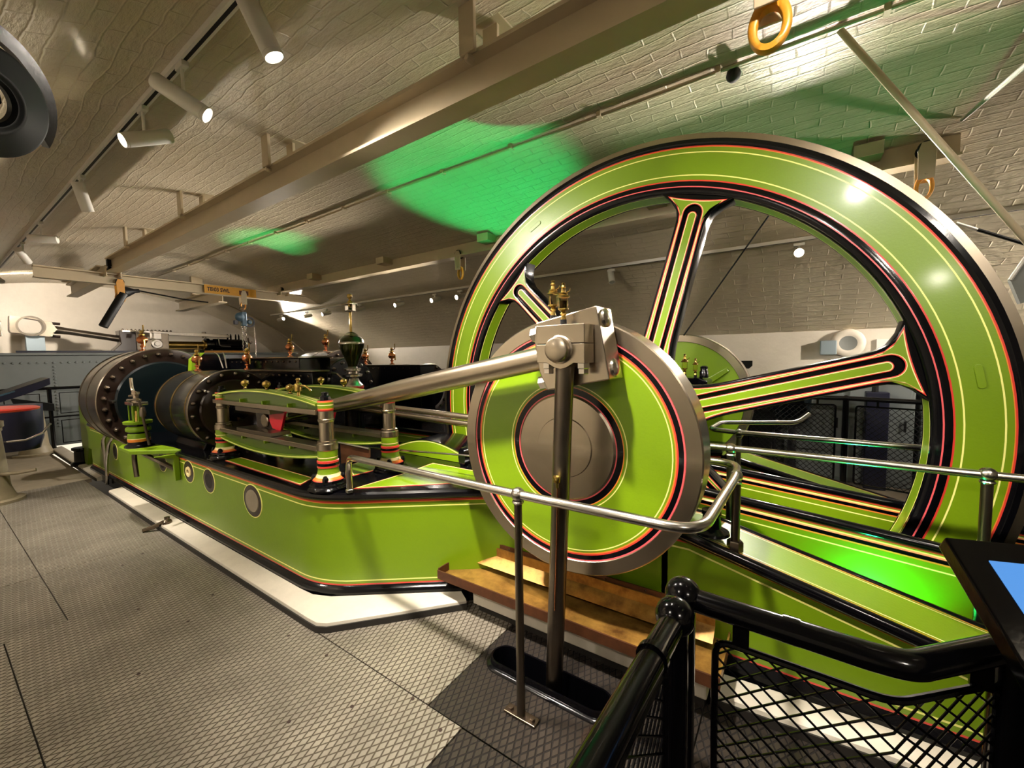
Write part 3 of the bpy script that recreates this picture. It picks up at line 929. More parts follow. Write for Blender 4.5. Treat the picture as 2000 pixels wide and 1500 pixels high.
# ---------------- flywheel
def build_flywheel():
    t = thing('flywheel', (WX, WY+0.09, 0.0), 'huge lime green flywheel with black red and yellow lining', 'flywheel')
    M = FRONT(WX, WY, WZ)
    prof = [(1.545, -0.185), (1.545, -0.165), (1.545, -0.158), (1.545, -0.035), (1.545, -0.028), (1.545, -0.004), (1.560, 0.006), (1.585, 0.009), (1.592, 0.009), (1.612, 0.006),
            (1.625, 0.0), (1.633, 0.0), (1.660, 0.0), (1.667, 0.0), (1.800, 0.0), (1.807, 0.0), (1.832, 0.0), (1.836, 0.0), (1.843, 0.0), (1.860, 0.008), (1.884, 0.004), (1.886, -0.012), (1.925, -0.014), (1.925, -0.175), (1.545, -0.185)]
    ml = [BK, YE, GR, YE, BK, BK, BK, PK, BK, BK, RD, GR, YE, GR, YE, GR, OR, RD, BK, BK, BK, ST, ST, BK]
    g = G(*RAIN); g.lathe(prof, M, 144, ml)
    g.build('rim', t, ang=28)
    # spoke: nested paint outlines
    R0, R1, NS, NE = 0.20, 1.552, 26, 11
    def outline(inset):
        def w(r):
            base = 0.108-0.014*min(1, max(0, (r-0.4)/0.9))
            if r > 1.36: base += 0.17*((r-1.36)/(R1-1.36))**2.6
            if r < 0.62: base += 0.10*((0.62-r)/0.42)**2
            return base
        e = R1-0.010-inset*1.1 if inset else R1
        rs = [R0+(e-R0)*k/(NS-1) for k in range(NS)]
        a = [(r, -(w(r)-inset)) for r in rs]
        wv = w(e)-inset
        end = [(math.sqrt(max(0, e*e-(wv*(1-2*k/(NE+1)))**2)) if False else e-0.012*(1-(1-2*k/(NE+1))**2)*(1 if inset else 0), -wv*(1-2*k/(NE+1))) for k in range(1, NE+1)]
        b = [(r, w(r)-inset) for r in reversed(rs)]
        st_ = [(R0, (w(R0)-inset)*(1-2*k/(NE+1))) for k in range(1, NE+1)]
        return a+end+b+st_
    def stad(r0, r1, h):
        rs = [r0+(r1-r0)*k/(NS-1) for k in range(NS)]
        a = [(r, -h) for r in rs]
        end = [(r1+h*math.sin(PI*k/(NE+1)), -h*math.cos(PI*k/(NE+1))) for k in range(1, NE+1)]
        b = [(r, h) for r in reversed(rs)]
        s_ = [(r0-h*math.sin(PI*k/(NE+1)), h*math.cos(PI*k/(NE+1))) for k in range(1, NE+1)]
        return a+end+b+s_
    lp = [(outline(0.0), -0.012), (outline(0.005), -0.003), (outline(0.017), -0.001), (outline(0.0225), -0.001), (outline(0.0270), -0.001),
          (stad(0.44, 1.425, 0.0665), -0.001), (stad(0.44, 1.425, 0.0630), -0.001), (stad(0.44, 1.425, 0.058), -0.002), (stad(0.445, 1.422, 0.055), -0.024), (stad(0.455, 1.412, 0.031), -0.024),
          (stad(0.455, 1.41, 0.0290), -0.006), (stad(0.455, 1.41, 0.0250), -0.005), (stad(0.455, 1.41, 0.0205), -0.005)]
    ml = [BK, BK, RD, CR, GR, CR, RD, BK, BK, BK, RD, CR]
    first = None
    for k in range(6):
        mm = M@Matrix.Rotation(math.radians(15+60*k), 4, 'Z')
        if first is None:
            g = G(*RAIN); g.loops(lp, ml, None, fill=GR, back=-0.135)
            first = g.build('spoke', t, mm, fix=False, ang=30)
        else:
            share(first, mm, t)
    g = G(*RAIN); g.lathe([(0.15, -0.26), (0.36, -0.26), (0.40, -0.22), (0.42, -0.15), (0.42, 0.0), (0.40, 0.03), (0.36, 0.05), (0.33, 0.05), (0.32, 0.09), (0.15, 0.09)], M, 48, [BK, BK, GR, GR, RD, BK, GR, BK, ST])
    g.build('hub', t)
    # two small cast lugs on the rim face
    for a in (170.5, 119, 10.5):
        mm = M@Matrix.Rotation(math.radians(a), 4, 'Z')@T(1.735, 0, 0)
        g = G('green'); g.prism([(0.016*math.cos(b), 0.016*math.sin(b)+(0.045 if b < PI else -0.045)) for b in [2*PI*(k+0.5)/16 for k in range(16)]], 0, 0.006, mm); g.build('casting_lug', t, bevel=0.002)
build_flywheel()

# ---------------- crank discs
def build_disc(yf, sgn, label):
    t = thing('crank_disc', (KX, yf, KZ-0.65), label, 'crank disc', 'crank discs')
    M = FRONT(KX, yf, KZ)
    if sgn < 0:
        M = M@Matrix.Rotation(PI, 4, 'Y')
    prof = [(0, 0.016), (0.148, 0.014), (0.152, 0.008), (0.258, 0.008), (0.268, 0.0), (0.274, 0.0), (0.303, 0.0), (0.308, 0.0), (0.319, 0.0), (0.324, 0.0), (0.519, 0.0), (0.524, 0.0), (0.533, 0.0), (0.539, 0.0), (0.546, 0.0), (0.568, 0.0), (0.575, 0.0), (0.578, 0.004), (0.640, 0.004), (0.646, -0.002), (0.646, -0.158), (0.638, -0.165), (0.575, -0.165), (0.570, -0.150), (0.20, -0.150), (0.20, -0.2)]
    ml = [ST, ST, ST, ST, PK, BK, OR, GR, YE, GR, YE, GR, OR, RD, BK, PK, ST, ST, ST, ST, ST, ST, BK, GR, GR]
    g = G(*RAIN); g.lathe(prof, M, 96, ml)
    g.build('disc', t, ang=28)
    if sgn < 0:
        for a in (35, 145, 265):
            g = G('green'); g.prism([(-0.15, -0.035), (0.15, -0.02), (0.15, 0.02), (-0.15, 0.035)], 0, 0.022, FRONT(KX, yf-0.170+0.0, KZ)@Matrix.Rotation(math.radians(a), 4, 'Z')@T(0.38, 0, -0.022)); g.build('rib', t, bevel=0.006)
    return t
build_disc(KY, 1, 'big lime green crank disc with polished steel rim in front of the flywheel')
build_disc(4.43, -1, 'far crank disc, its green back showing behind the flywheel spokes')
g = G('steel'); g.lathe([(0, 0), (0.13, 0), (0.13, 2.42), (0, 2.42)], FRONT(KX, 4.35, KZ), 32)
tag(g.build('crankshaft'), 'steel crankshaft between the two crank discs through the flywheel hub', 'crankshaft')

# ---------------- crank pin
t = thing('crank_pin', (PX, 1.5, PZ-0.06), 'round steel crank pin end in the bearing block', 'crank pin')
g = G('steel'); g.lathe([(0, 0), (0.042, 0.0), (0.050, -0.004), (0.053, -0.012), (0.053, -0.034), (0.060, -0.038), (0.060, -0.046), (0.05, -0.05), (0.05, -0.33), (0, -0.33)], FRONT(PX, 1.488, PZ), 40)
g.build('pin', t)

# ---------------- connecting rod, near engine
CHX, CHZ = -3.43, AZ
rod_d = Vector((PX-CHX, 0, PZ-CHZ)).normalized()
def hexnut(m, mtx, r, h, dome=True):
    g = G(m)
    hp = hexpoly(r)
    g.loops([(hp, 0.0), (hp, h*0.88), ([(p[0]*0.88, p[1]*0.88) for p in hp], h)], [0, 0], mtx, fill=0, back=-0.001)
    return g
def build_conrod(y0, y1, px, pz, chx, label, detail=True):
    d = Vector((px-chx, 0, pz-CHZ)).normalized()
    ym = (y0+y1)/2
    t = thing('connecting_rod', (chx, ym, CHZ-0.05), label, 'connecting rod', 'connecting rods')
    L = math.hypot(px-chx, pz-CHZ)
    M = aim((chx, ym, CHZ), d)
    g = G('steel'); g.lathe([(0, 0.1), (0.038, 0.1), (0.040, 0.3), (0.064, L*0.55), (0.058, L-0.20), (0.060, L-0.16), (0.078, L-0.14), (0, L-0.14)], M, 28); g.build('shaft', t)
    # big end block in the plane of the rod
    MB = FRONT(px, y0, pz)@Matrix.Rotation(math.atan2(d.z, d.x), 4, 'Z')
    g = G('steel'); g.prism([(-0.175, -0.07), (-0.15, -0.157), (0.15, -0.157), (0.15, 0.157), (-0.15, 0.157), (-0.175, 0.07)], -(y1-y0), 0, MB); g.build('big_end', t, bevel=0.005)
    for s in (-1, 1):
        for yy in (-(y1-y0)/2,):
            mm = MB@T(-0.15, s*0.115, yy)@Matrix.Rotation(-PI/2, 4, 'Y')
            b = hexnut('steel_bright', mm@T(0, 0, 0.0), 0.042, 0.045).build('nut', t)
            n2_ = hexnut('steel_bright', mm@T(0, 0, 0.047), 0.034, 0.03).build('lock_nut', t)
            g = G('steel_bright'); g.lathe([(0, 0), (0.042, 0), (0.040, 0.008), (0.028, 0.016), (0, 0.02)], MB@T(0.15, s*0.11, yy)@Matrix.Rotation(PI/2, 4, 'Y'), 20); g.build('bolt_head', t)
    return t
build_conrod(1.632, 1.795, PX, PZ, CHX, 'thick polished steel connecting rod running up to the near crank pin')
build_conrod(4.47, 4.62, -0.82, 0.66, -3.2, 'steel connecting rod of the far engine, mostly hidden')

# ---------------- vertical pump rod with its bearing block
t = thing('pump_rod', (-0.93, 1.64, -0.25), 'upright steel pump rod from the floor slot to the crank pin', 'pump rod')
g = G('steel_dark'); g.tube([(-0.930, 1.645, -0.25), (-0.81, 1.578, 1.545)], 0.040, 24); g.build('shaft', t)
MBk = FRONT(PX, 1.532, 0)
g = G('steel')
poly = [(-0.112, 1.540), (-0.062, 1.538), (-0.03, 1.520), (0.0, 1.512), (0.03, 1.520), (0.062, 1.538), (0.110, 1.536), (0.110, 1.617), (-0.112, 1.617)]
g.prism(poly, -0.095, 0, MBk); g.build('lower_brass', t, bevel=0.002)
g = G('steel'); g.prism([(-0.112, 1.6185), (0.110, 1.6185), (0.110, 1.698), (-0.112, 1.698)], -0.095, 0, MBk); g.build('upper_cap', t, bevel=0.003)
for dx in (-0.078, 0.085):
    for dz in (0.0,):
        hexnut('steel_bright', T(PX+dx, 1.575, 1.537)@Matrix.Rotation(PI, 4, 'X'), 0.027, 0.024).build('nut', t)
        hexnut('steel_bright', T(PX+dx, 1.575, 1.511)@Matrix.Rotation(PI, 4, 'X'), 0.023, 0.02).build('lock_nut', t)
g = G('brass'); g.lathe([(0, -0.02), (0.004, -0.02), (0.005, 0.0), (0.014, 0.006), (0.017, 0.03), (0.0165, 0.032), (0.012, 0.03), (0, 0.012)], T(-0.835, 1.54, 1.02), 14); g.build('drip_cup', t)
g = G('brass'); g.tube([(-0.845, 1.57, 1.028), (-0.838, 1.545, 1.026)], 0.006, 8); g.build('cup_bracket', t)
g = G('copper'); g.tube([(-0.833, 1.542, 1.0), (-0.85, 1.56, 0.75), (-0.872, 1.575, 0.42)], 0.003, 6); g.build('drip_pipe', t)

# ---------------- glass sight oilers
OIL = {}
def oiler(x, y, z, label, s=1.0, m='brass', liquid=True):
    """little brass lubricator with a glass bowl"""
    t = thing('sight_oiler', (x, y, z), label, 'oiler', 'glass sight oilers')
    k = lambda a: a*s
    R = T(x, y, z)
    g = G('black_matt'); g.lathe([(0, -0.004), (k(.012), -0.004), (k(.012), k(.02)), (0, k(.02))], R, 12); g.build('spigot', t)
    g = G(m); g.lathe([(0, k(.02)), (k(.011), k(.02)), (k(.008), k(.035)), (k(.013), k(.042)), (k(.008), k(.05)), (k(.02), k(.056)), (k(.02), k(.060)), (0, k(.060))], R, 16); g.build('foot', t)
    if liquid:
        g = G('oil_amber'); g.lathe([(0, k(.0605)), (k(.013), k(.0605)), (k(.013), k(.088)), (0, k(.088))], R, 16); g.build('oil', t)
    g = G('glass'); g.lathe([(k(.0145), k(.0602)), (k(.018), k(.0602)), (k(.018), k(.099)), (k(.0145), k(.099)), (k(.0145), k(.0602))], R, 20); g.build('bowl', t)
    g = G(m); g.lathe([(0, k(.0995)), (k(.023), k(.0995)), (k(.024), k(.104)), (k(.016), k(.110)), (k(.018), k(.114)), (k(.009), k(.120)), (k(.007), k(.132)), (k(.011), k(.136)), (k(.006), k(.144)), (k(.008), k(.150)), (0, k(.155))], R, 18); g.build('cap', t)
    g = G(m); g.tube([(x+k(.01), y, z+k(.115)), (x+k(.026), y, z+k(.122)), (x+k(.028), y, z+k(.13))], k(.002), 6); g.build('lever', t)
    return t
oiler(-0.817, 1.58, 1.698, 'brass and glass oiler with amber oil on top of the bearing block', 1.16)
oiler(-0.940, 1.715, 1.732, 'bright brass oiler behind the amber one on the rod end', 1.22, 'brass', False)
oiler(-0.778, 3.72, 1.366, 'taller brass oiler on the far bearing behind the crank disc rim', 1.30, 'brass', False)
oiler(-0.693, 3.72, 1.366, 'shorter brass oiler on the far bearing next to the black knob', 1.06, 'brass', False)

# ---------------- bearings
for yb, lab_ in ((2.36, 'green main bearing pedestal hidden behind the near crank disc'), (3.78, 'green main bearing pedestal of the far engine')):
    t = thing('main_bearing', (KX, yb, 0.7), lab_, 'bearing')
    g = G('green', 'black'); g.prism([(-0.36, 0.6), (0.36, 0.6), (0.30, 0.86), (0.24, 1.12), (-0.24, 1.12), (-0.30, 0.86)], -0.14, 0.14, FRONT(KX, yb, 0)); g.build('pedestal', t, bevel=0.02)
    g = G('black'); g.prism([(-0.34, 1.125), (0.36, 1.125), (0.36, 1.34), (0.30, 1.364), (-0.28, 1.364), (-0.34, 1.34)] if yb > 3 else arc(0, 1.125, 0.24, 0, 180, 14), -0.13, 0.13, FRONT(KX, yb, 0)); g.build('cap', t, bevel=0.01)
    for dx in (-0.20, 0.20):
        g = G('black'); g.lathe([(0, 0), (0.035, 0), (0.035, 0.05), (0.028, 0.06), (0.03, 0.09), (0.015, 0.10), (0, 0.10)], T(KX+dx+(0.12 if yb > 3 else 0), yb-0.04, 1.364 if yb > 3 else 1.22), 12); g.build('nut', t)

# ---------------- beds
def bed_profile():
    prof = [(0.030, -0.02), (0.030, 0.085), (0.022, 0.10), (0.004, 0.112), (0.0, 0.118), (0.0, 0.128), (0.0, 0.144), (0.0, 0.152), (0.0, 0.622), (0.0, 0.630), (0.0, 0.653), (0.0, 0.658), (0.0, 0.668),
            (0.014, 0.674), (0.028, 0.688), (0.032, 0.703), (0.028, 0.718), (0.014, 0.730), (-0.02, 0.733)]
    m = [BK, BK, BK, BK, RD, GR, YE, GR, YE, GR, OR, RD, BK, BK, BK, BK, BK, BK]
    return prof, m
prof, pm = bed_profile()
def corner_pts(a, b, c, r, n=8):
    return [(p.x, p.y) for p in fillet([(*a, 0), (*b, 0), (*c, 0)], r, n)[1:-1]]
pA = [(-8.3, 1.39)]+corner_pts((-8.3, 1.39), (-2.48, 1.39), (-1.52, 2.12), 0.22)+corner_pts((-2.48, 1.39), (-1.56, 2.09), (-0.9, 2.14), 0.12, 5)+[(-1.0, 2.14), (-0.52, 2.14)]
bedA = thing('engine_bed', (-4.6, 2.0, 0.0), 'long lime green cast iron engine bed with black mouldings and yellow lining, nearest the walkway', 'engine bed', 'engine beds')
g = G(*RAIN); g.sweep(pA, prof, pm); g.build('side_casting', bedA, ang=25)
top = [(p[0], p[1]+0.01) for p in pA]+[(-0.52, 2.72), (-8.3, 2.72)]
g = G('black'); g.prism(top, 0.60, 0.732); g.build('deck', bedA, ang=20)
def panel(pts, z, parent=None, name='deck_panel', inset=0.018):
    """flat painted panel: orange edge, cream line, green field"""
    n = len(pts)
    c = Vector((sum(p[0] for p in pts)/n, sum(p[1] for p in pts)/n))
    def ins(d):
        out = []
        for i in range(n):
            a, b, e = Vector(pts[i-1]), Vector(pts[i]), Vector(pts[(i+1) % n])
            d1, d2 = (b-a).normalized(), (e-b).normalized()
            n1, n2 = Vector((-d1.y, d1.x)), Vector((-d2.y, d2.x))
            mm = (n1+n2).normalized()
            out.append(tuple(b+mm*(d/max(0.4, mm.dot(n1)))))
        return out
    g = G(*RAIN)
    g.loops([(pts, z-0.003), (ins(0.001), z), (ins(0.006), z), (ins(0.013), z), (ins(0.019), z)], [OR, OR, YE, GR] if False else [RD, OR, CR, GR], None, fill=GR)
    return g.build(name, parent, fix=False, ang=20)
panel([(-2.72, 1.425), (-2.80, 1.565), (-3.95, 1.575), (-3.98, 1.45)], 0.7355, bedA)
panel([(-2.60, 1.74), (-2.58, 2.005), (-2.91, 2.085), (-2.89, 1.90)], 0.7355, bedA)
panel([(-2.34, 1.57), (-1.86, 1.99), (-1.74, 2.11), (-1.76, 2.30), (-2.36, 2.30), (-2.33, 1.95)], 0.7355, bedA)
# side round windows of the bed: ring with a plug
def porthole(x, z, w, h, kind):
    n = 32
    e = lambda k, s_: (x+w*s_*math.cos(2*PI*k/n), z+h*s_*math.sin(2*PI*k/n))
    lp = lambda s_: [e(k, s_) for k in range(n)]
    g = G(*RAIN, 'brown_iron', 'dark_edge', 'concrete')
    M = FRONT(0, 1.3895, 0)
    l = [(lp(1.0), 0.0), (lp(0.985), 0.004), (lp(0.94), 0.004), (lp(0.93), 0.003), (lp(0.78), 0.003), (lp(0.74), 0.004)]
    ml = [YE, YE, GR, 8, 8]
    if kind == 'brass':
        l += [(lp(0.46), 0.004), (lp(0.44), 0.012), (lp(0.22), 0.012), (lp(0.20), 0.0012)]; ml += [8, CR, CR, CR]
        g.loops(l, ml, M, fill=9)
    elif kind == 'hole':
        l += [(lp(0.62), 0.004), (lp(0.60), 0.0012)]; ml += [8, 9]
        g.loops(l, ml, M, fill=9)
    else:
        l += [(lp(0.66), 0.004), (lp(0.64), 0.010), (lp(0.30), 0.012)]; ml += [8, 10, 10]
        g.loops(l, ml, M, fill=10)
    return g.build('inspection_hole', bedA, fix=False, ang=30)
porthole(-4.59, 0.560, 0.125, 0.105, 'brass')
porthole(-4.14, 0.545, 0.125, 0.108, 'hole')
porthole(-3.34, 0.520, 0.150, 0.128, 'plug')
porthole(-5.30, 0.560, 0.125, 0.105, 'hole')
porthole(-7.05, 0.46, 0.12, 0.11, 'hole')
porthole(-7.62, 0.46, 0.12, 0.11, 'hole')
# end of the bed with its foot
g = G('green', 'black'); g.prism([(-8.95, 0.02), (-8.7, 0.02), (-8.55, 0.33), (-8.35, 0.33), (-8.2, 0.02), (-8.0, 0.02), (-8.0, 0.70), (-8.45, 0.74), (-8.62, 0.95), (-8.95, 0.95)], -0.05, 0.0, FRONT(0, 1.40, 0)); g.build('end_casting', bedA, bevel=0.006)
g = G('green'); g.prism([(-8.95, 0.02), (-8.0, 0.02), (-8.0, 0.72), (-8.95, 0.92)], -1.2, -0.05, FRONT(0, 1.40, 0)); g.build('end_block', bedA)
g = G('black'); g.lathe([(0, 0), (0.14, 0), (0.14, 0.04), (0.10, 0.06), (0.095, 0.22), (0.12, 0.24), (0.12, 0.27), (0, 0.27)], T(-8.95, 1.40, 0.03), 20); g.build('holding_down_foot', bedA)

# sloping end of the near bed, right of the crank disc
def slope_bed(yf, yb, label):
    t = thing('bed_extension', (0.2, (yf+yb)/2, 0), label, 'engine bed', 'sloping bed ends')
    zt = lambda x: 0.672-0.252*(x+0.42) if x > -0.42 else 0.672
    xs = [-0.55, -0.42, -0.2, 0.1, 0.4, 0.7, 1.0, 1.4, 1.9]
    v, f, ml = [], [], []
    bands = [(None, -0.02, BK), (None, 0.11, RD), (None, 0.125, GR), (None, 0.155, YE), (None, 0.165, GR)]
    rows = lambda x: [(-0.03, -0.02), (-0.03, 0.085), (0.0, 0.117), (0, 0.126), (0, 0.150), (0, 0.159), (0, zt(x)-0.085), (0, zt(x)-0.076), (0, zt(x)-0.050), (0, zt(x)-0.040)]
    mats_ = [BK, BK, RD, GR, YE, GR, YE, GR, RD]
    k = 10
    for x in xs:
        v += [(x, yf+o, z) for o, z in rows(x)]
    for i in range(len(xs)-1):
        for q in range(k-1):
            f.append((i*k+q, (i+1)*k+q, (i+1)*k+q+1, i*k+q+1)); ml.append(mats_[q])
    g = G(*RAIN); g.add(v, f, ml); g.build('side_casting', t, ang=30)
    # moulding along the top edge
    g = G('black'); g.tube([(-0.47, yf+0.10, 0.66), (-0.475, yf+0.03, 0.66), (-0.45, yf+0.0, 0.66)]+[(x, yf, zt(x)-0.016) for x in (-0.40, -0.2, 0.1, 0.4, 0.7, 1.0, 1.4, 1.9)], 0.028, 12); g.build('edge_moulding', t, ang=60)
    # sloping top with painted field
    ys = [yf+0.0, yf+0.030, yf+0.037, yf+0.050, yf+0.056, yb-0.056, yb-0.050, yb-0.037, yb-0.03, yb]
    mt = [BK, OR, GR, CR, GR, CR, GR, OR, BK]
    v, f, ml = [], [], []
    for x in xs:
        v += [(x, y, zt(x)) for y in ys]
    for i in range(len(xs)-1):
        for q in range(len(ys)-1):
            f.append((i*10+q, (i+1)*10+q, (i+1)*10+q+1, i*10+q+1)); ml.append(mt[q])
    g = G(*RAIN); g.add(v, f, ml); g.build('top_plate', t, ang=20)
    g = G('black'); g.tube([(x, yb, zt(x)-0.012) for x in xs], 0.018, 10); g.build('edge_moulding', t, ang=60)
    g = G('black'); g.add([(x, yb, z) for x in xs for z in (0.0, zt(x))], [(2*i, 2*i+1, 2*i+3, 2*i+2) for i in range(len(xs)-1)]); g.build('inner_side', t)
    g = G('green'); g.box(1.88, 1.905, yf-0.0, yb, 0.0, zt(1.9)); g.build('end_plate', t)
    return t
slope_bed(2.14, 2.50, 'sloping green bed end right of the near crank disc')
tB = slope_bed(3.95, 4.30, 'sloping bed end of the far engine behind the handrails')

# pit walls on both sides of the flywheel
def pit_wall(y, label, sgn):
    t = thing('pit_wall', (0.2, y, 0), label, 'pit guard', 'flywheel pit guards')
    zt = lambda x: 0.715-0.092*(x+0.25)
    xs = [-0.62, -0.3, 0.1, 0.5, 0.9, 1.4, 1.9]
    rows = lambda x: [(0, 0.0), (0, zt(x)-0.135), (0, zt(x)-0.128), (0, zt(x)-0.10), (0, zt(x)-0.092), (-0.004, zt(x)-0.078), (-0.004, zt(x)-0.070), (0, zt(x)-0.064), (0, zt(x)-0.056), (0, zt(x)-0.050), (0, zt(x)-0.04)]
    mm = [GR, YE, GR, OR, BK, BK, OR, YE, GR, RD]
    v, f, ml = [], [], []
    for x in xs:
        v += [(x, y+o, z) for o, z in rows(x)]
    for i in range(len(xs)-1):
        for q in range(10):
            f.append((i*11+q, (i+1)*11+q, (i+1)*11+q+1, i*11+q+1)); ml.append(mm[q])
    g = G(*RAIN); g.add(v, f, ml); g.build('face_plate', t, ang=30)
    g = G('black'); g.tube([(x, y+0.012, zt(x)-0.020) for x in xs], 0.026, 12); g.build('edge_moulding', t, ang=60)
    g = G('black'); g.add([(x, y+0.05, z) for x in xs for z in (-0.25, zt(x)-0.02)], [(2*i, 2*i+1, 2*i+3, 2*i+2) for i in range(len(xs)-1)]); g.build('back_plate', t)
    g = G('black'); g.box(1.88, 1.90, y, y+0.05, -0.25, zt(1.9)-0.04); g.build('end_plate', t)
pit_wall(2.72, 'green pit guard plate lit bright green in front of the flywheel', 1)
pit_wall(3.36, 'green and black pit guard behind the flywheel', 1)
g = G('black_matt'); g.box(-0.6, 1.9, 2.51, 2.71, 0.0, 0.14); tag(g.build('pit_gutter'), 'dark gutter between the sloping bed end and the pit guard', 'gutter')
uplighter(0.36, 2.56, 0.16, (0.0, 0.8, 0.8), 'small green uplighter in the gutter beside the pit guard', GREEN_W*0.09, 150)
uplighter(-3.05, 3.60, 0.74, (0.10, -0.03, 1.0), 'green uplighter hidden behind the near cylinders', GREEN_W, 52)
uplighter(-6.4, 3.62, 0.74, (-0.15, 0.06, 1.0), 'green uplighter hidden behind the large cylinder', GREEN_W, 50)
uplighter(0.40, 3.60, 0.28, (-0.15, -0.10, 1.0), 'green uplighter behind the flywheel pit', GREEN_W*0.17, 55)
g = G('black_matt'); g.box(-0.5, 1.9, 3.42, 3.94, 0.0, 0.258); tag(g.build('pit_gutter'), 'dark gutter behind the flywheel pit guard', 'gutter')

# far bed
bedB = thing('engine_bed', (-4.6, 4.3, 0.0), 'far lime green engine bed behind the flywheel', 'engine bed', 'engine beds')
g = G(*RAIN); g.sweep([(-8.3, 3.35), (-0.52, 3.95)][:1]+[(-1.6, 3.35), (-0.52, 3.95)], prof, pm); g.build('side_casting', bedB, ang=25)
g = G('black'); g.prism([(-8.3, 3.36), (-1.6, 3.36), (-0.52, 3.96), (-0.52, 4.9), (-8.3, 4.9)], 0.0, 0.732); g.build('deck', bedB, ang=20)
# tank-like hump of the bed between guides and flywheel
t = thing('pump_casing', (-2.5, 2.45, 0.73), 'low green arched casing on the deck behind the guide columns', 'casing')
hp = [(-2.95, 0.735)]+[(-2.95+0.85*k/12, 0.75+0.13*math.sin(PI*(0.10+0.80*k/12))) for k in range(13)]+[(-2.10, 0.735)]
cxm = -2.52
hin = lambda s_: [(cxm+(p[0]-cxm)*s_, 0.735+(p[1]-0.735)*(s_*1.02-0.02)) for p in hp]
g = G(*RAIN); g.loops([(hp[::-1], 0.0), (hin(0.97)[::-1], 0.004), (hin(0.93)[::-1], 0.004), (hin(0.90)[::-1], 0.004)], [BK, GR, CR], FRONT(0, 2.42, 0), fill=GR, back=-0.35); g.build('casing', t, ang=30)
g = G('black'); g.prism([(0.035*math.cos(2*PI*k/18), 0.075*math.sin(2*PI*k/18)) for k in range(18)], -0.02, 0.03, FRONT(-2.10, 2.38, 0.80)); g.build('plug', t)

# ================================================================== CYLINDERS AND GEAR
def bolt_ring(t, xf, yc, zc, rr, n, size, m='bolt', a0=0.0, name='cover_nut'):
    first = None
    for k in range(n):
        a = a0+2*PI*k/n
        mm = ALONGX(xf, yc+rr*math.cos(a), zc+rr*math.sin(a))
        if first is None:
            g = G(m); g.lathe([(0, -0.002), (size, -0.002), (size, size*0.55), (size*0.78, size*0.85), (size*0.62, size*1.3), (size*0.3, size*1.6), (0, size*1.65)], None, 8)
            first = g.build(name, t, mm)
        else:
            share(first, mm, t, name)

def cylinder(x0, x1, yc, r, label, nb, bands, cover, lag, saddle=True, brass=True):
    t = thing('steam_cylinder', ((x0+x1)/2, yc, AZ-r), label, 'cylinder', 'steam cylinders')
    M = ALONGX(0, yc, AZ)
    g = G(lag); g.lathe([(0, x0), (r*0.95, x0), (r*0.965, x0+0.01), (r*0.965, x1-0.06), (0, x1-0.06)], M, 72); g.build('lagging', t)
    for xb, wb in bands:
        g = G('brass' if brass else 'steel_dark'); g.lathe([(r*0.96, xb-wb), (r*0.972, xb-wb), (r*0.977, xb), (r*0.972, xb+wb), (r*0.96, xb+wb), (r*0.96, xb-wb)], M, 72); g.build('band', t)
    g = G('brown_iron', 'steel_dark'); g.lathe([(r*0.9, x1-0.06), (r*0.985, x1-0.06), (r*1.0, x1-0.05), (r*1.0, x1-0.008), (r*0.985, x1), (r*0.80, x1), (r*0.78, x1-0.004), (r*0.2, x1-0.004)], M, 72, [1, 1, 1, 1, 0, 0, 0]); g.build('flange', t)
    g = G(cover); g.lathe([(0, x1+0.014), (r*0.45, x1+0.014), (r*0.72, x1+0.012), (r*0.75, x1-0.004), (r*0.6, x1-0.01)], M, 56); g.build('cover', t)
    bolt_ring(t, x1, yc, AZ, r*0.89, nb, 0.022 if r < 0.5 else 0.027, a0=0.1)
    if saddle:
        g = G('black'); g.prism([(-r*0.62, 0.73), (r*0.62, 0.73), (r*0.55, 0.80), (r*0.62, AZ-r*0.75), (-r*0.62, AZ-r*0.75), (-r*0.55, 0.80)], x0+0.1, x1-0.12, Matrix(((0, 0, 1, 0), (1, 0, 0, yc), (0, 1, 0, 0), (0, 0, 0, 1)))); g.build('saddle', t, bevel=0.01)
    return t
HX0, HX1, HR = -5.42, -4.47, 0.378
LX0, LX1, LR = -7.28, -6.33, 0.628
tH = cylinder(HX0, HX1, AY, HR, 'smaller dark cylinder with brass bands behind the guide bars', 18, [(-5.36, 0.022), (-4.93, 0.018), (-4.56, 0.025)], 'brown_iron', 'blued')
tL = cylinder(LX0, LX1, AY, LR, 'large dark drum cylinder with a bolted flange at the left', 28, [(-7.22, 0.012), (-6.86, 0.010)], 'teal_black', 'lagging', True, False)
cylinder(-5.42, -4.47, BYX, HR, 'smaller cylinder of the far engine beside the flywheel rim', 18, [(-4.56, 0.025)], 'black', 'black', True, False)
cylinder(LX0, LX1, BYX-0.12, LR, 'large black cylinder of the far engine behind the governor', 28, [(-6.86, 0.01)], 'black', 'black', True, False)
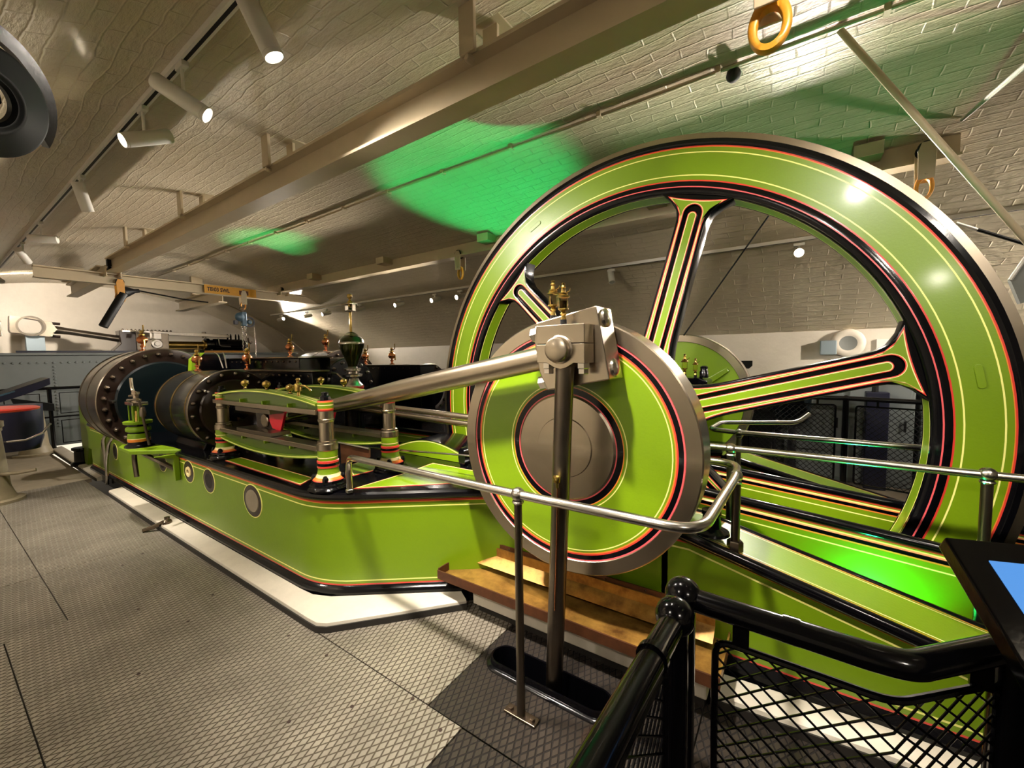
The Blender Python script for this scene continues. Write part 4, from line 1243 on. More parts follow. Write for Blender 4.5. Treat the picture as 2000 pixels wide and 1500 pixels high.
# domed rear cover of the big cylinder
g = G('green_dark', 'black'); g.lathe([(0.50, LX0-0.01), (0.50, LX0-0.03), (0.42, LX0-0.10), (0.25, LX0-0.16), (0.10, LX0-0.18), (0.08, LX0-0.60), (0, LX0-0.60)], ALONGX(0, AY, AZ), 40, [1, 0, 0, 0, 1, 1]); g.build('rear_cover', tL)
g = G('black_matt'); g.lathe([(0, 0), (0.05, 0), (0.03, 0.10), (0.04, 0.14), (0.02, 0.22), (0, 0.22)], T(-7.9, AY-0.15, 1.17), 10); g.build('rear_valve', tL)
for yy, zz in ((AY-0.50, 1.14),):
    g = G('steel_bright'); g.lathe([(0, 0), (0.022, 0), (0.024, 0.05), (0.014, 0.07), (0.02, 0.10), (0.012, 0.13), (0, 0.13)], ALONGX(LX1+0.0, yy, zz), 12); g.build('relief_cock', tL)
g = G('steel_bright'); g.lathe([(0, 0), (0.016, 0), (0.016, 0.05), (0.008, 0.06), (0.010, 0.10), (0, 0.10)], ALONGX(HX1, AY-0.24, 1.30), 12); g.build('relief_cock', tH)
# link between the two cylinders, stuffing boxes
g = G('black'); g.lathe([(0, HX1), (0.12, HX1), (0.12, HX1+0.05), (0.075, HX1+0.06), (0.075, HX1+0.16), (0.035, HX1+0.17), (0, HX1+0.17)], ALONGX(0, AY, AZ), 24); g.build('stuffing_box', tH)
g = G('steel'); g.lathe([(0, LX1), (0.036, LX1), (0.036, CHX-0.14), (0, CHX-0.14)], ALONGX(0, AY, AZ), 20)
tag(g.build('piston_rod'), 'polished piston rod between the cylinders and the crosshead', 'piston rod')
# exhaust arch with a green painted end over the small cylinder
t = thing('steam_pipe', (-5.7, 2.0, 1.3), 'black arched steam pipe with green painted edge between the two cylinders', 'pipe')
g = G('green', 'black', 'yellow')
pp = [(-0.0, 1.46), (0.02, 1.60), (0.10, 1.66), (0.55, 1.66), (0.55, 1.45), (0.2, 1.40)]
g.prism(pp, -0.10, 0.10, Matrix(((0, 0, 1, -5.72), (1, 0, 0, 1.80), (0, 1, 0, 0), (0, 0, 0, 1))), 1); g.build('casing', t, bevel=0.012)
g = G('green'); g.prism([(-0.015, 1.45), (0.0, 1.60), (0.08, 1.672), (0.13, 1.672), (0.055, 1.60), (0.04, 1.45)], 0.0, 0.104, Matrix(((0, 0, 1, -5.72), (1, 0, 0, 1.80), (0, 1, 0, 0), (0, 0, 0, 1)))); g.build('edge_band', t, bevel=0.003)

# steam chests: riveted black boxes between the cylinders and the flywheel
def chest(x0, x1, y0, y1, z0, z1, label, dark='black', rivets=True):
    t = thing('steam_chest', ((x0+x1)/2, (y0+y1)/2, z0), label, 'steam chest', 'steam chests')
    g = G(dark); g.box(x0, x1, y0, y1, z0, z1); g.build('casing', t, bevel=0.01)
    g = G('steel_dark'); g.box(x0-0.01, x1+0.01, y0-0.012, y1+0.012, z1, z1+0.014); g.build('lid', t, bevel=0.003)
    if rivets:
        first = None
        n = max(3, int((x1-x0)/0.12))
        for k in range(n):
            mm = FRONT(x0+0.06+(x1-x0-0.12)*k/(n-1), y0, z1-0.035)
            if first is None:
                g = G('bolt'); g.lathe([(0, 0), (0.012, 0), (0.009, 0.008), (0, 0.011)], None, 8); first = g.build('rivet', t, mm)
            else: share(first, mm, t)
    return t
chest(-6.1, -4.06, 2.18, 2.52, 0.73, 1.59, 'tall black steam chest behind the small cylinder')
chest(-5.35, -3.55, 2.02, 2.17, 0.95, 1.46, 'lower dark valve casing in front of the tall steam chest')
chest(-5.9, -4.0, 3.72, 3.98, 0.73, 1.47, 'far black steam chest with two copper oil cups on its bright lid')
chest(-7.9, -6.6, 3.50, 3.80, 0.73, 1.60, 'far dark steam chest behind the chain hoist')
# curved bonnet beside the governor
t = thing('valve_bonnet', (-4.3, 2.95, 0.74), 'black curved valve bonnet with bolted edge left of the governor', 'casing')
g = G('black'); g.prism([(-0.34, 0.74), (0.34, 0.74), (0.34, 1.25)]+[(0.0+0.34*math.cos(a), 1.25+0.34*math.sin(a)) for a in [PI*k/14 for k in range(1, 14)]]+[(-0.34, 1.25)], -5.4, -4.42, Matrix(((0, 0, 1, 0), (1, 0, 0, 2.98), (0, 1, 0, 0), (0, 0, 0, 1)))); g.build('casing', t, bevel=0.01)
bolt_ring(t, -4.42, 2.98, 1.25, 0.29, 14, 0.022, 'steel_dark', 0.1)
g = G('steel_dark'); g.tube([(-4.40, 2.72, 1.42), (-4.36, 2.78, 1.40), (-4.15, 2.75, 1.30), (-4.05, 2.66, 1.24)], 0.014, 8); g.build('pipe', t)
t = thing('wrench_rack', (-5.2, 6.3, 1.2), 'row of dark spanners standing on a rack against the far wall', 'tool rack')
g = G('black_matt'); g.box(-6.2, -3.2, 6.15, 6.45, 0.0, 1.33); g.build('bench', t)
random.seed(4)
for k in range(14):
    x = -4.85+k*0.115
    h = 0.15-0.006*k+random.uniform(-0.02, 0.02)
    g = G('black_matt')
    if k < 2:
        g.tube([(x+0.05*math.cos(a), 6.2, 1.36+0.05+0.065*math.sin(a)) for a in [2*PI*q/16 for q in range(16)]], 0.016, 6, closed=True)
    else:
        g.box(x-0.028, x+0.028, 6.18, 6.22, 1.33, 1.33+h)
    g.build('spanner', t, bevel=0.0)

# ---------------- guide columns, bars, crosshead
def column(x, y, label, zoff=0.0):
    t = thing('guide_column', (x, y, 0.733), label, 'column', 'steel guide columns')
    M = T(x, y, 0)
    oct_ = lambda r: [(r*math.cos(PI/8+PI*k/4), r*math.sin(PI/8+PI*k/4)) for k in range(8)]
    g = G('black'); g.loops([(oct_(0.130), 0.733), (oct_(0.132), 0.745), (oct_(0.125), 0.752), (oct_(0.118), 0.760), (oct_(0.118), 0.772), (oct_(0.106), 0.780), (oct_(0.104), 0.792), (oct_(0.08), 0.80)], [0]*7, M, fill=0); g.build('base', t, ang=40)
    g = G(*RAIN); g.lathe([(0.098, 0.796), (0.094, 0.802), (0.078, 0.815), (0.068, 0.835), (0.064, 0.858), (0.063, 0.872), (0.067, 0.876), (0.067, 0.888), (0.069, 0.890), (0.069, 0.904), (0.067, 0.906), (0.067, 0.918), (0.062, 0.922), (0.062, 0.938), (0.062, 0.944), (0.062, 0.985)], M, 28, [RD, OR, CR, GR, GR, GR, RD, BK, BK, BK, RD, RD, GR, CR, GR]); g.build('painted_foot', t)
    # four webbed toes on the base, painted
    for k in range(4):
        a = PI/4+k*PI/2
        g = G('black'); g.lathe([(0, 0), (0.020, 0), (0.020, 0.02), (0.016, 0.026), (0.010, 0.038), (0, 0.04)], T(x+0.088*math.cos(a), y+0.088*math.sin(a), 0.794), 8); g.build('base_nut', t)
    g = G('steel'); g.lathe([(0.062, 0.985), (0.066, 0.99), (0.066, 1.028), (0.060, 1.033), (0.060, 1.045), (0.046, 1.05), (0.045, 1.165), (0.050, 1.17), (0.052, 1.185), (0.047, 1.19), (0.047, 1.240)], M, 28); g.build('shaft', t)
    g = G(*RAIN); g.lathe([(0.047, 1.240), (0.049, 1.244), (0.049, 1.252), (0.049, 1.258), (0.049, 1.276), (0.049, 1.282), (0.049, 1.296), (0.049, 1.302), (0.047, 1.308), (0.0, 1.308)], M, 28, [RD, RD, OR, GR, CR, GR, OR, RD, BK]); g.build('painted_cap', t)
    g = G('black'); g.lathe([(0, 1.306), (0.034, 1.306), (0.034, 1.33), (0.022, 1.34), (0.022, 1.36), (0, 1.362)], M, 8); g.build('top_nut', t)
    return t
GX0, GX1 = -4.07, -2.50
c0 = column(GX1, 1.50, 'near steel guide column with red and green painted foot, closest to the viewer')
for x, y, l in ((GX1, 2.0, 'steel guide column behind the closest one, under the eccentric rods'), (GX0, 1.50, 'near guide column beside the small cylinder'), (GX0, 2.0, 'rear guide column beside the small cylinder, mostly hidden')):
    copy_tree(c0, T(x-GX1, y-1.50, 0), l)

def guide_bar(y, upper, label):
    t = thing('guide_bar', ((GX0+GX1)/2, y, 1.23 if upper else 0.95), label, 'guide bar', 'bowed guide bars')
    x0, x1 = GX0-0.07, GX1-0.045
    n = 20
    s = 1 if upper else -1
    zb = 1.212 if upper else 1.008
    def zz(x, e=0.0):
        u = (x-(x0+x1)/2)/((x1-x0)/2)
        return zb+s*(0.072+0.062*(1-u*u)+e)
    xs = [x0+(x1-x0)*k/n for k in range(n+1)]
    # polished slide, web and painted flange
    g = G('steel'); g.box(x0, x1, y-0.048, y+0.048, min(zb, zb+s*0.034), max(zb, zb+s*0.034)); g.build('slide', t, bevel=0.004)
    poly = [(x, zb+s*0.034) for x in xs]+[(x, zz(x, -0.012)) for x in reversed(xs)]
    g = G('green_dark'); g.prism(poly, -0.014, 0.014, FRONT(0, y, 0)); g.build('web', t, ang=20)
    # flange: quads across y
    yo = [-0.045, -0.040, 0.040, 0.045]
    v, f, ml = [], [], []
    ring = [(-0.045, -0.014), (-0.045, -0.008), (-0.045, -0.003), (-0.045, 0.004), (-0.036, 0.006), (-0.020, 0.006), (-0.013, 0.006), (0.013, 0.006), (0.020, 0.006), (0.036, 0.006), (0.045, 0.004), (0.045, -0.014)]
    rm = [GR, YE, GR, GR, GR, CR, GR, CR, GR, GR, GR, GR]
    for x in xs:
        v += [(x, y+a, zz(x, b)) for a, b in ring]
    k = len(ring)
    for i in range(n):
        for q in range(k):
            f.append((i*k+q, (i+1)*k+q, (i+1)*k+(q+1) % k, i*k+(q+1) % k)); ml.append(rm[q])
    f.append(tuple(range(k))); ml.append(GR)
    f.append(tuple(range(n*k, n*k+k))); ml.append(GR)
    g = G(*RAIN); g.add(v, f, ml); g.build('flange', t, ang=30)
    for fx in (0.32, 0.55, 0.78):
        x = x0+(x1-x0)*fx
        g = G('green'); g.prism([(x-0.012, zb+s*0.03), (x+0.012, zb+s*0.03), (x+0.004, zb+s*0.058), (x-0.004, zb+s*0.058)], 0.014, 0.042, FRONT(0, y, 0)); g.build('stiffener', t)
    return t
guide_bar(1.50, True, 'near upper bowed guide bar with yellow lined green flange')
guide_bar(1.50, False, 'near lower bowed guide bar under the crosshead')
guide_bar(2.00, True, 'rear upper bowed guide bar')
guide_bar(2.00, False, 'rear lower bowed guide bar')

t = thing('crosshead', (CHX, AY, 0.98), 'dark crosshead with round pin and bright red wedge between the guide bars', 'crosshead')
g = G('brown_iron'); g.box(CHX-0.16, CHX+0.18, 1.555, 1.60, 1.03, 1.19); g.build('near_cheek', t, bevel=0.008)
g = G('brown_iron'); g.box(CHX-0.16, CHX+0.18, 1.90, 1.945, 1.03, 1.19); g.build('far_cheek', t, bevel=0.008)
g = G('steel'); g.lathe([(0, 0), (0.05, 0), (0.056, -0.006), (0.056, -0.03), (0.04, -0.04), (0.04, -0.40), (0, -0.40)], FRONT(CHX, 1.54, AZ-0.01), 24); g.build('pin', t)
for zz_ in (1.192, 1.008):
    g = G('steel_dark'); g.box(CHX-0.28, CHX+0.28, 1.455, 1.60, zz_-0.016 if zz_ > 1.1 else zz_+0.002, zz_+0.016 if zz_ > 1.1 else zz_+0.03); g.build('slipper', t, bevel=0.003)
g = G('crimson'); g.prism([(0.055, 1.185), (0.30, 1.185), (0.26, 1.10), (0.22, 1.03), (0.10, 1.045), (0.06, 1.10)], -0.02, 0.0, FRONT(CHX, 1.552, 0)); g.build('red_wedge', t, bevel=0.004)
g = G('crimson'); g.prism([(0.055, 1.185), (0.36, 1.185), (0.30, 1.06), (0.10, 1.06)], -0.02, 0.0, FRONT(CHX, 1.93, 0)); g.build('red_wedge', t, bevel=0.004)
t2 = thing('guard_plate', (-2.58, 1.75, 0.80), 'brown metal splash plate between the two front guide columns', 'plate')
g = G('rust'); g.prism([(-2.75, 0.955), (-2.41, 0.948), (-2.41, 0.89), (-2.52, 0.86), (-2.75, 0.80)], -0.012, 0.0, FRONT(0, 1.75, 0)); g.build('plate', t2, bevel=0.003)
g = G('rail_steel'); g.tube([(-2.8, 1.745, 0.96), (-2.40, 1.745, 0.952)], 0.008, 8); g.build('edge_rod', t2)
for yy in (1.72, 1.78):
    pass
# eccentric rods behind the columns
for z0, z1, lab_ in ((1.150, 1.125, 'upper eccentric rod running behind the guide column to the crank'), (1.100, 1.073, 'lower eccentric rod running behind the guide column to the crank')):
    g = G('steel'); g.tube([(-3.6, 2.30, z0+0.02), (-1.15, 2.30, z1-0.02)], 0.024, 16)
    tag(g.build('eccentric_rod'), lab_, 'rod')
g = G('rail_steel'); g.tube([(-3.0, 2.1, 0.83), (-1.3, 2.1, 0.935)], 0.007, 8); tag(g.build('drain_rod'), 'thin polished rod low behind the guide columns', 'rod')

# round drip knobs on the guide bars
KN = None
def knob(x, y, z, label):
    global KN
    if KN is None:
        KN = thing('oil_cup', (x, y, z), label, 'oil cup', 'round oil cups on the guide bars')
        g = G('brass'); g.lathe([(0, 0), (0.010, 0), (0.008, 0.012), (0.011, 0.016), (0.026, 0.028), (0.030, 0.042), (0.026, 0.056), (0.012, 0.064), (0.006, 0.068), (0, 0.070)], T(x, y, z), 18); g.build('bowl', KN)
        g = G('bolt'); g.lathe([(0, -0.012), (0.016, -0.012), (0.016, 0.004), (0, 0.004)], T(x, y, z), 8); g.build('collar', KN)
        KN['x0'] = (x, y, z)
        return KN
    o = KN['x0']
    return copy_tree(KN, T(x-o[0], y-o[1], z-o[2]), label)
knob(-3.62, 1.50, 1.352, 'round brass oil cup on the near guide bar, first from the cylinder')
knob(-3.27, 1.50, 1.352, 'round brass oil cup on the near guide bar, second from the cylinder')
knob(-2.93, 1.50, 1.335, 'round brass oil cup on the near guide bar beside the brass cock')
knob(-3.38, 2.00, 1.352, 'round brass oil cup on the rear guide bar, left of the governor foot')
knob(-3.05, 2.00, 1.345, 'round brass oil cup on the rear guide bar in front of the governor foot')
t = thing('brass_cock', (-2.82, 1.50, 1.32), 'brass cock with curved spout on the near guide bar', 'valve')
g = G('brass'); g.lathe([(0, 0), (0.014, 0), (0.010, 0.02), (0.010, 0.035), (0.024, 0.042), (0.026, 0.085), (0.020, 0.095), (0.010, 0.10), (0.010, 0.115), (0.016, 0.12), (0.010, 0.13), (0, 0.13)], T(-2.82, 1.50, 1.315), 16); g.build('body', t)
g = G('brass'); g.tube(fillet([(-2.82, 1.50, 1.39), (-2.75, 1.51, 1.395), (-2.71, 1.52, 1.37), (-2.70, 1.52, 1.36)], 0.03), 0.007, 8); g.build('spout', t)
g = G('brass'); g.tube([(-2.86, 1.50, 1.40), (-2.90, 1.50, 1.38)], 0.006, 8); g.build('inlet', t)

# ---------------- copper lubricators
LUB = None
def lubricator(x, y, z, s, label):
    """copper globe lubricator with finial and a slim lever"""
    global LUB
    if LUB is None:
        LUB = thing('globe_lubricator', (0, 0, 0), label, 'lubricator', 'copper globe lubricators')
        k = 1.0
        g = G('copper'); g.lathe([(0, 0), (0.034, 0), (0.034, 0.012), (0.016, 0.02), (0.014, 0.04), (0.026, 0.05), (0.026, 0.06), (0.012, 0.068), (0.014, 0.08)], None, 18); g.build('foot', LUB)
        g = G('copper'); g.lathe([(0.014, 0.08), (0.040, 0.092), (0.052, 0.118), (0.048, 0.145), (0.030, 0.165), (0.016, 0.172)], None, 22); g.build('globe', LUB)
        g = G('brass'); g.lathe([(0.016, 0.172), (0.030, 0.178), (0.030, 0.188), (0.012, 0.196), (0.020, 0.214), (0.018, 0.228), (0.008, 0.236), (0, 0.238)], None, 18); g.build('cap', LUB)
        g = G('brass'); g.tube([(0.02, 0, 0.205), (0.055, 0.0, 0.215), (0.064, 0.0, 0.235), (0.066, 0, 0.29)], 0.007, 8); g.build('lever', LUB)
        g = G('brass'); g.tube([(0.045, 0, 0.12), (0.068, 0, 0.12), (0.068, 0, 0.06)], 0.008, 8); g.build('side_cock', LUB)
        m = T(x, y, z)@Matrix.Scale(s, 4)
        LUB.matrix_basis = m
        WM[LUB.name] = Matrix()      # parts were built at the origin
        return LUB
    c = copy_tree(LUB, Matrix(), label)
    c.matrix_basis = T(x, y, z)@Matrix.Scale(s, 4)
    return c
lubricator(-7.10, AY, 1.725, 1.15, 'copper globe lubricator on top of the large drum cylinder')
lubricator(-5.25, AY-0.02, 1.475, 0.95, 'copper globe lubricator on top of the small banded cylinder')
lubricator(-4.98, 2.10, 1.474, 1.0, 'copper globe lubricator below the chain hoist')
lubricator(-4.55, 2.35, 1.604, 0.85, 'copper globe lubricator on the tall black steam chest')
lubricator(-6.95, BYX-0.12, 1.72, 1.30, 'copper globe lubricator high on the far drum left of the governor')
lubricator(-5.30, 3.85, 1.484, 1.0, 'copper globe lubricator right behind the governor urn')
lubricator(-4.70, 3.85, 1.484, 1.0, 'copper globe lubricator on the far chest near the flywheel')

# ---------------- governor
gx, gy = -3.80, 2.60
t = thing('governor', (gx, gy, 0.74), 'dark green urn shaped governor with a tall rod and ball finial', 'governor')
M = T(gx, gy, 0)
g = G('black'); g.lathe([(0, 0.735), (0.16, 0.735), (0.15, 0.77), (0.10, 0.80), (0.09, 1.20), (0.12, 1.26), (0, 1.26)], M, 20); g.build('pedestal', t)
g = G('red', 'steel_bright', 'steel_dark'); g.lathe([(0.10, 1.26), (0.105, 1.29), (0.10, 1.30), (0.088, 1.31), (0.062, 1.345), (0.055, 1.37), (0.075, 1.385), (0.10, 1.39), (0.10, 1.41), (0.065, 1.42), (0.062, 1.44), (0.085, 1.45), (0.085, 1.47), (0.05, 1.48), (0.045, 1.49)], M, 32, [0, 1, 1, 1, 1, 1, 1, 1, 2, 2, 1, 1, 2, 2]); g.build('foot', t)
g = G('olive_gloss', 'steel_bright'); g.lathe([(0.045, 1.49), (0.055, 1.53), (0.085, 1.60), (0.118, 1.68), (0.125, 1.72), (0.127, 1.725), (0.127, 1.735), (0.122, 1.745), (0.112, 1.775), (0.085, 1.80), (0.070, 1.81), (0.072, 1.815), (0.05, 1.835), (0.022, 1.85), (0.0, 1.855)], M, 36, [0, 0, 0, 0, 1, 1, 1, 0, 0, 0, 1, 1, 0, 0]); g.build('urn', t)
g = G('brass'); g.lathe([(0.013, 1.85), (0.013, 2.05), (0.018, 2.055), (0.0, 2.056)], M, 14); g.build('spindle', t)
g = G('steel'); g.box(gx-0.075, gx+0.075, gy-0.05, gy+0.05, 2.128, 2.137); g.build('crossbar', t, bevel=0.002)
g = G('steel_dark'); g.prism([(-0.068, 2.128), (-0.068, 2.062), (0.068, 2.062), (0.068, 2.128), (0.058, 2.128), (0.058, 2.074), (0.012, 2.074), (0.0, 2.10), (-0.012, 2.074), (-0.058, 2.074), (-0.058, 2.128)], -0.02, 0.02, FRONT(gx, gy, 0)); g.build('yoke', t, bevel=0.002)
g = G('brass'); g.lathe([(0, 2.10), (0.016, 2.11), (0.022, 2.135), (0.028, 2.15), (0.020, 2.165), (0.010, 2.172), (0.008, 2.185), (0.022, 2.197), (0.028, 2.215), (0.022, 2.235), (0, 2.243)], M, 18); g.build('finial', t)

# ---------------- valve stand on the side of the bed
vx, vy = -5.33, 1.23
t = thing('drain_valve_stand', (vx, vy, 0.70), 'small lime green valve stand on a bracket at the side of the bed', 'valve stand')
g = G('green'); g.prism([(-5.62, 1.16), (-5.50, 1.11), (-5.15, 1.11), (-4.78, 1.385), (-4.78, 1.40), (-5.0, 1.40), (-5.55, 1.34)], 0.705, 0.745); g.build('bracket_shelf', t, bevel=0.008)
g = G('green'); g.prism([(1.385, 0.45), (1.345, 0.45), (1.34, 0.66), (1.20, 0.705), (1.385, 0.705)], -4.84, -4.80, Matrix(((0, 0, 1, 0), (1, 0, 0, 0), (0, 1, 0, 0), (0, 0, 0, 1)))); g.build('bracket_web', t, bevel=0.004)
M = T(vx, vy, 0)
g = G('black'); g.lathe([(0, 0.746), (0.115, 0.746), (0.11, 0.765), (0.09, 0.78), (0.088, 0.80), (0, 0.80)], M, 24); g.build('base_flange', t)
g = G(*RAIN); g.lathe([(0.086, 0.80), (0.088, 0.812), (0.088, 0.826), (0.088, 0.834), (0.086, 0.872), (0.078, 0.880), (0.078, 0.892), (0.096, 0.905), (0.098, 0.925), (0.094, 0.94), (0.078, 0.95), (0.078, 0.966), (0.110, 0.975), (0.112, 1.0), (0.0, 1.0)], M, 28, [OR, OR, CR, GR, GR, BK, GR, GR, GR, GR, BK, GR, GR, GR]); g.build('body', t)
for s_ in (-1, 1):
    g = G('green'); g.box(vx+s_*0.095-0.012, vx+s_*0.095+0.012, vy-0.02, vy+0.02, 1.0, 1.155); g.build('yoke_post', t, bevel=0.004)
    g = G('green'); g.box(vx+s_*0.075-0.006, vx+s_*0.075+0.006, vy-0.05, vy-0.038, 1.0, 1.155); g.build('yoke_post', t, bevel=0.002)
g = G('brass'); g.lathe([(0, 1.0), (0.03, 1.0), (0.026, 1.04), (0.018, 1.06), (0.018, 1.10), (0, 1.10)], M, 14); g.build('gland', t)
g = G('steel_bright'); g.box(vx-0.125, vx+0.125, vy-0.06, vy+0.06, 1.158, 1.190); g.build('top_plate', t, bevel=0.005)
g = G('steel'); g.lathe([(0, 1.19), (0.04, 1.19), (0.04, 1.215), (0.022, 1.22), (0.022, 1.26), (0.032, 1.262), (0.032, 1.285), (0, 1.29)], M, 14); g.build('spindle_nut', t)
g = G('steel'); g.tube([(vx-0.20, vy, 1.235), (vx+0.04, vy, 1.252)], 0.014, 8); g.build('cross_lever', t)
g = G('steel_bright'); g.tube([(vx-0.04, vy-0.05, 1.205), (vx+0.05, vy-0.05, 1.213), (vx+0.27, vy-0.05, 1.232)], [0.016, 0.010, 0.013], 10); g.build('link_rod', t)
g = G('steel'); g.tube(fillet([(vx+0.02, vy, 1.275), (vx-0.09, vy, 1.29), (vx-0.11, vy, 1.33), (vx-0.115, vy, 1.42)], 0.05), 0.014, 10); g.build('crank_handle', t)
g = G('steel_dark'); g.tube([(vx+0.22, vy-0.03, 1.22), (vx+0.22, vy+0.02, 0.78)], 0.012, 8); g.build('hanging_rod', t)
g = G('steel_dark'); g.lathe([(0, 1.06), (0.026, 1.06), (0.028, 1.10), (0.018, 1.15), (0, 1.15)], T(vx+0.22, vy-0.01, 0), 12); g.build('rod_sleeve', t)
# hoses under the stand
pipe('drain_pipe', fillet([(-5.40, 1.24, 0.70), (-5.20, 1.22, 0.69), (-4.98, 1.27, 0.64), (-4.93, 1.36, 0.56), (-4.93, 1.40, 0.53)], 0.1), 0.022, 'steel_dark', 'curved dark drain pipe leading from the stand into the bed side', 'pipe')
pipe('drain_pipe', fillet([(-5.48, 1.22, 0.70), (-5.50, 1.22, 0.58), (-5.46, 1.22, 0.42)], 0.05), 0.022, 'steel_dark', 'short dark drain pipe hanging below the stand', 'pipe')
pipe('drain_pipe', fillet([(-7.30, 1.34, 0.25), (-7.30, 1.34, 0.62), (-7.2, 1.38, 0.70), (-7.1, 1.45, 0.70)], 0.12), 0.020, 'rail_steel', 'bent steel pipe on the bed side below the large cylinder', 'pipe')
pipe('drain_pipe', fillet([(-7.25, 1.33, 0.02), (-7.22, 1.33, 0.30), (-7.05, 1.34, 0.60), (-6.95, 1.42, 0.70)], 0.12), 0.018, 'rail_steel', 'second bent pipe reaching the floor below the large cylinder', 'pipe')
pipe('oil_pipe', fillet([(-5.0, 1.80, 1.66), (-4.85, 1.78, 1.64), (-4.70, 1.76, 1.50)], 0.1), 0.006, 'steel_bright', 'thin bright oil pipe over the small cylinder', 'pipe', 6)
pipe('oil_pipe', fillet([(-4.9, 1.84, 1.66), (-4.76, 1.80, 1.63), (-4.62, 1.76, 1.50)], 0.1), 0.006, 'steel_bright', 'second thin bright oil pipe over the small cylinder', 'pipe', 6)

# ---------------- drip tray under the crank disc
t = thing('drip_tray', (-1.03, 1.98, 0.2), 'long brown metal drip tray under the near crank disc', 'tray')
TX0, TX1, TY0, TY1 = -1.83, -0.225, 1.80, 2.12
g = G('tray'); g.box(TX0, TX1, TY0, TY1, 0.185, 0.195); g.build('bottom', t)
g = G('rust'); g.box(TX0, TX1, TY0-0.008, TY0, 0.18, 0.235); g.build('front_lip', t)
for x in (TX0, TX1-0.008):
    g = G('rust' if x == TX0 else 'tray'); g.box(x, x+0.008, TY0, TY1, 0.18, 0.245); g.build('end_lip', t)
g = G('tray'); g.prism([(2.00, 0.235), (2.008, 0.232), (2.075, 0.275), (2.075, 0.335), (2.068, 0.335), (2.068, 0.280)], TX0+0.12, TX1-0.06, Matrix(((0, 0, 1, 0), (1, 0, 0, 0), (0, 1, 0, 0), (0, 0, 0, 1)))); g.build('back_gutter', t)
g = G('rust'); g.box(TX0+0.08, TX1-0.10, 2.076, 2.084, 0.24, 0.36); g.build('splash_back', t)
for k in range(7):
    g = G('bolt'); g.lathe([(0, 0), (0.006, 0), (0.004, 0.004), (0, 0.005)], FRONT(TX0+0.14+k*0.215, 2.076, 0.345), 8); g.build('rivet', t)
g = G('kerb'); g.box(-1.60, -0.285, 1.86, 2.10, 0.060, 0.178); tag(g.build('tray_plinth', bevel=0.008), 'cream concrete plinth under the drip tray', 'plinth')
g = G('dark_edge'); g.box(-1.585, -0.30, 1.90, 2.09, -0.02, 0.060); tag(g.build('plinth_footing'), 'dark footing strip below the cream plinth', 'footing')

# ---------------- handrails
def ballsocket(t, x, y, z, r=0.030):
    g = G('rail_steel'); g.ball((x, y, z), r, 18); g.build('ball_joint', t)
    g = G('rail_steel'); g.lathe([(r*0.75, 0), (r*0.85, 0.006), (r*0.75, 0.012), (r*0.75, 0)], T(x, y, z-r-0.008), 14); g.build('collar', t)
ZR = 0.992
t = thing('crank_handrail', (-0.95, 1.41, 0.0), 'bent polished steel handrail around the crank disc', 'handrail')
g = G('rail_steel')
g.tube(fillet([(-2.30, 1.515, 0.74), (-2.29, 1.510, 0.955), (-2.10, 1.43, ZR), (-0.95, 1.405, ZR), (-0.24, 1.405, ZR), (-0.218, 2.16, ZR), (-0.235, 2.40, ZR), (-0.75, 2.40, ZR)], 0.12, 8), 0.019, 14); g.build('rail', t)
hexnut('steel_bright', T(-2.295, 1.515, 0.735), 0.026, 0.02).build('foot_nut', t)
ballsocket(t, -0.948, 1.406, ZR)
g = G('steel_dark'); g.tube([(-0.952, 1.409, 0.012), (-0.948, 1.406, ZR-0.02)], [0.019, 0.017], 14); g.build('post', t)
g = G('bolt'); g.box(-1.03, -0.87, 1.385, 1.433, 0.0, 0.012); g.build('foot_plate', t, bevel=0.003)
for dx in (-0.055, 0.055):
    hexnut('bolt', T(-0.95+dx, 1.409, 0.012), 0.014, 0.012).build('foot_bolt', t)
ballsocket(t, -0.219, 2.18, ZR-0.005, 0.028)
g = G('steel_dark'); g.tube([(-0.222, 2.20, 0.66), (-0.219, 2.18, ZR-0.01)], 0.020, 14); g.build('post', t)
hexnut('bolt', T(-0.222, 2.20, 0.615), 0.036, 0.05).build('foot_nut', t)
g = G('black'); g.lathe([(0, 0.0), (0.085, 0.0), (0.08, 0.012), (0.045, 0.03), (0.040, 0.09), (0.046, 0.095), (0.044, 0.115), (0, 0.118)], T(-0.33, 2.22, 0.672), 20)
tag(g.build('cast_boss'), 'black cast boss on the bed end beside the handrail foot', 'boss')

t = thing('flywheel_handrail', (0.2, 2.73, 0.0), 'straight polished handrail in front of the flywheel', 'handrail')
yy = 2.66
g = G('rail_steel'); g.tube(fillet([(-0.85, yy, 1.02), (-0.30, yy, 1.016), (0.71, yy, 1.01), (1.9, yy, 1.01)], 0.05), 0.019, 14); g.build('rail', t)
for x in (-0.30, 0.71):
    ballsocket(t, x, yy, 1.013, 0.032)
    g = G('steel_dark'); g.tube([(x, yy, 0.14), (x, yy, 1.0)], 0.020, 14); g.build('post', t)
    hexnut('bolt', T(x, yy, 0.14), 0.034, 0.03).build('foot_nut', t)
t = thing('flywheel_handrail', (0.2, 3.36, 0.0), 'straight polished handrail behind the flywheel spokes', 'handrail')
yy = 3.42
g = G('rail_steel'); g.tube(fillet([(0.9, yy, 0.975), (-0.34, yy, 0.98), (-0.53, yy, 0.99), (-0.50, 3.75, 0.995), (0.02, 4.02, 0.995), (0.10, 4.10, 1.06)], 0.06), 0.018, 12); g.build('rail', t)
ballsocket(t, -0.335, yy, 0.98, 0.028)
g = G('steel_dark'); g.tube([(-0.335, yy, 0.66), (-0.335, yy, 0.97)], 0.017, 12); g.build('post', t)

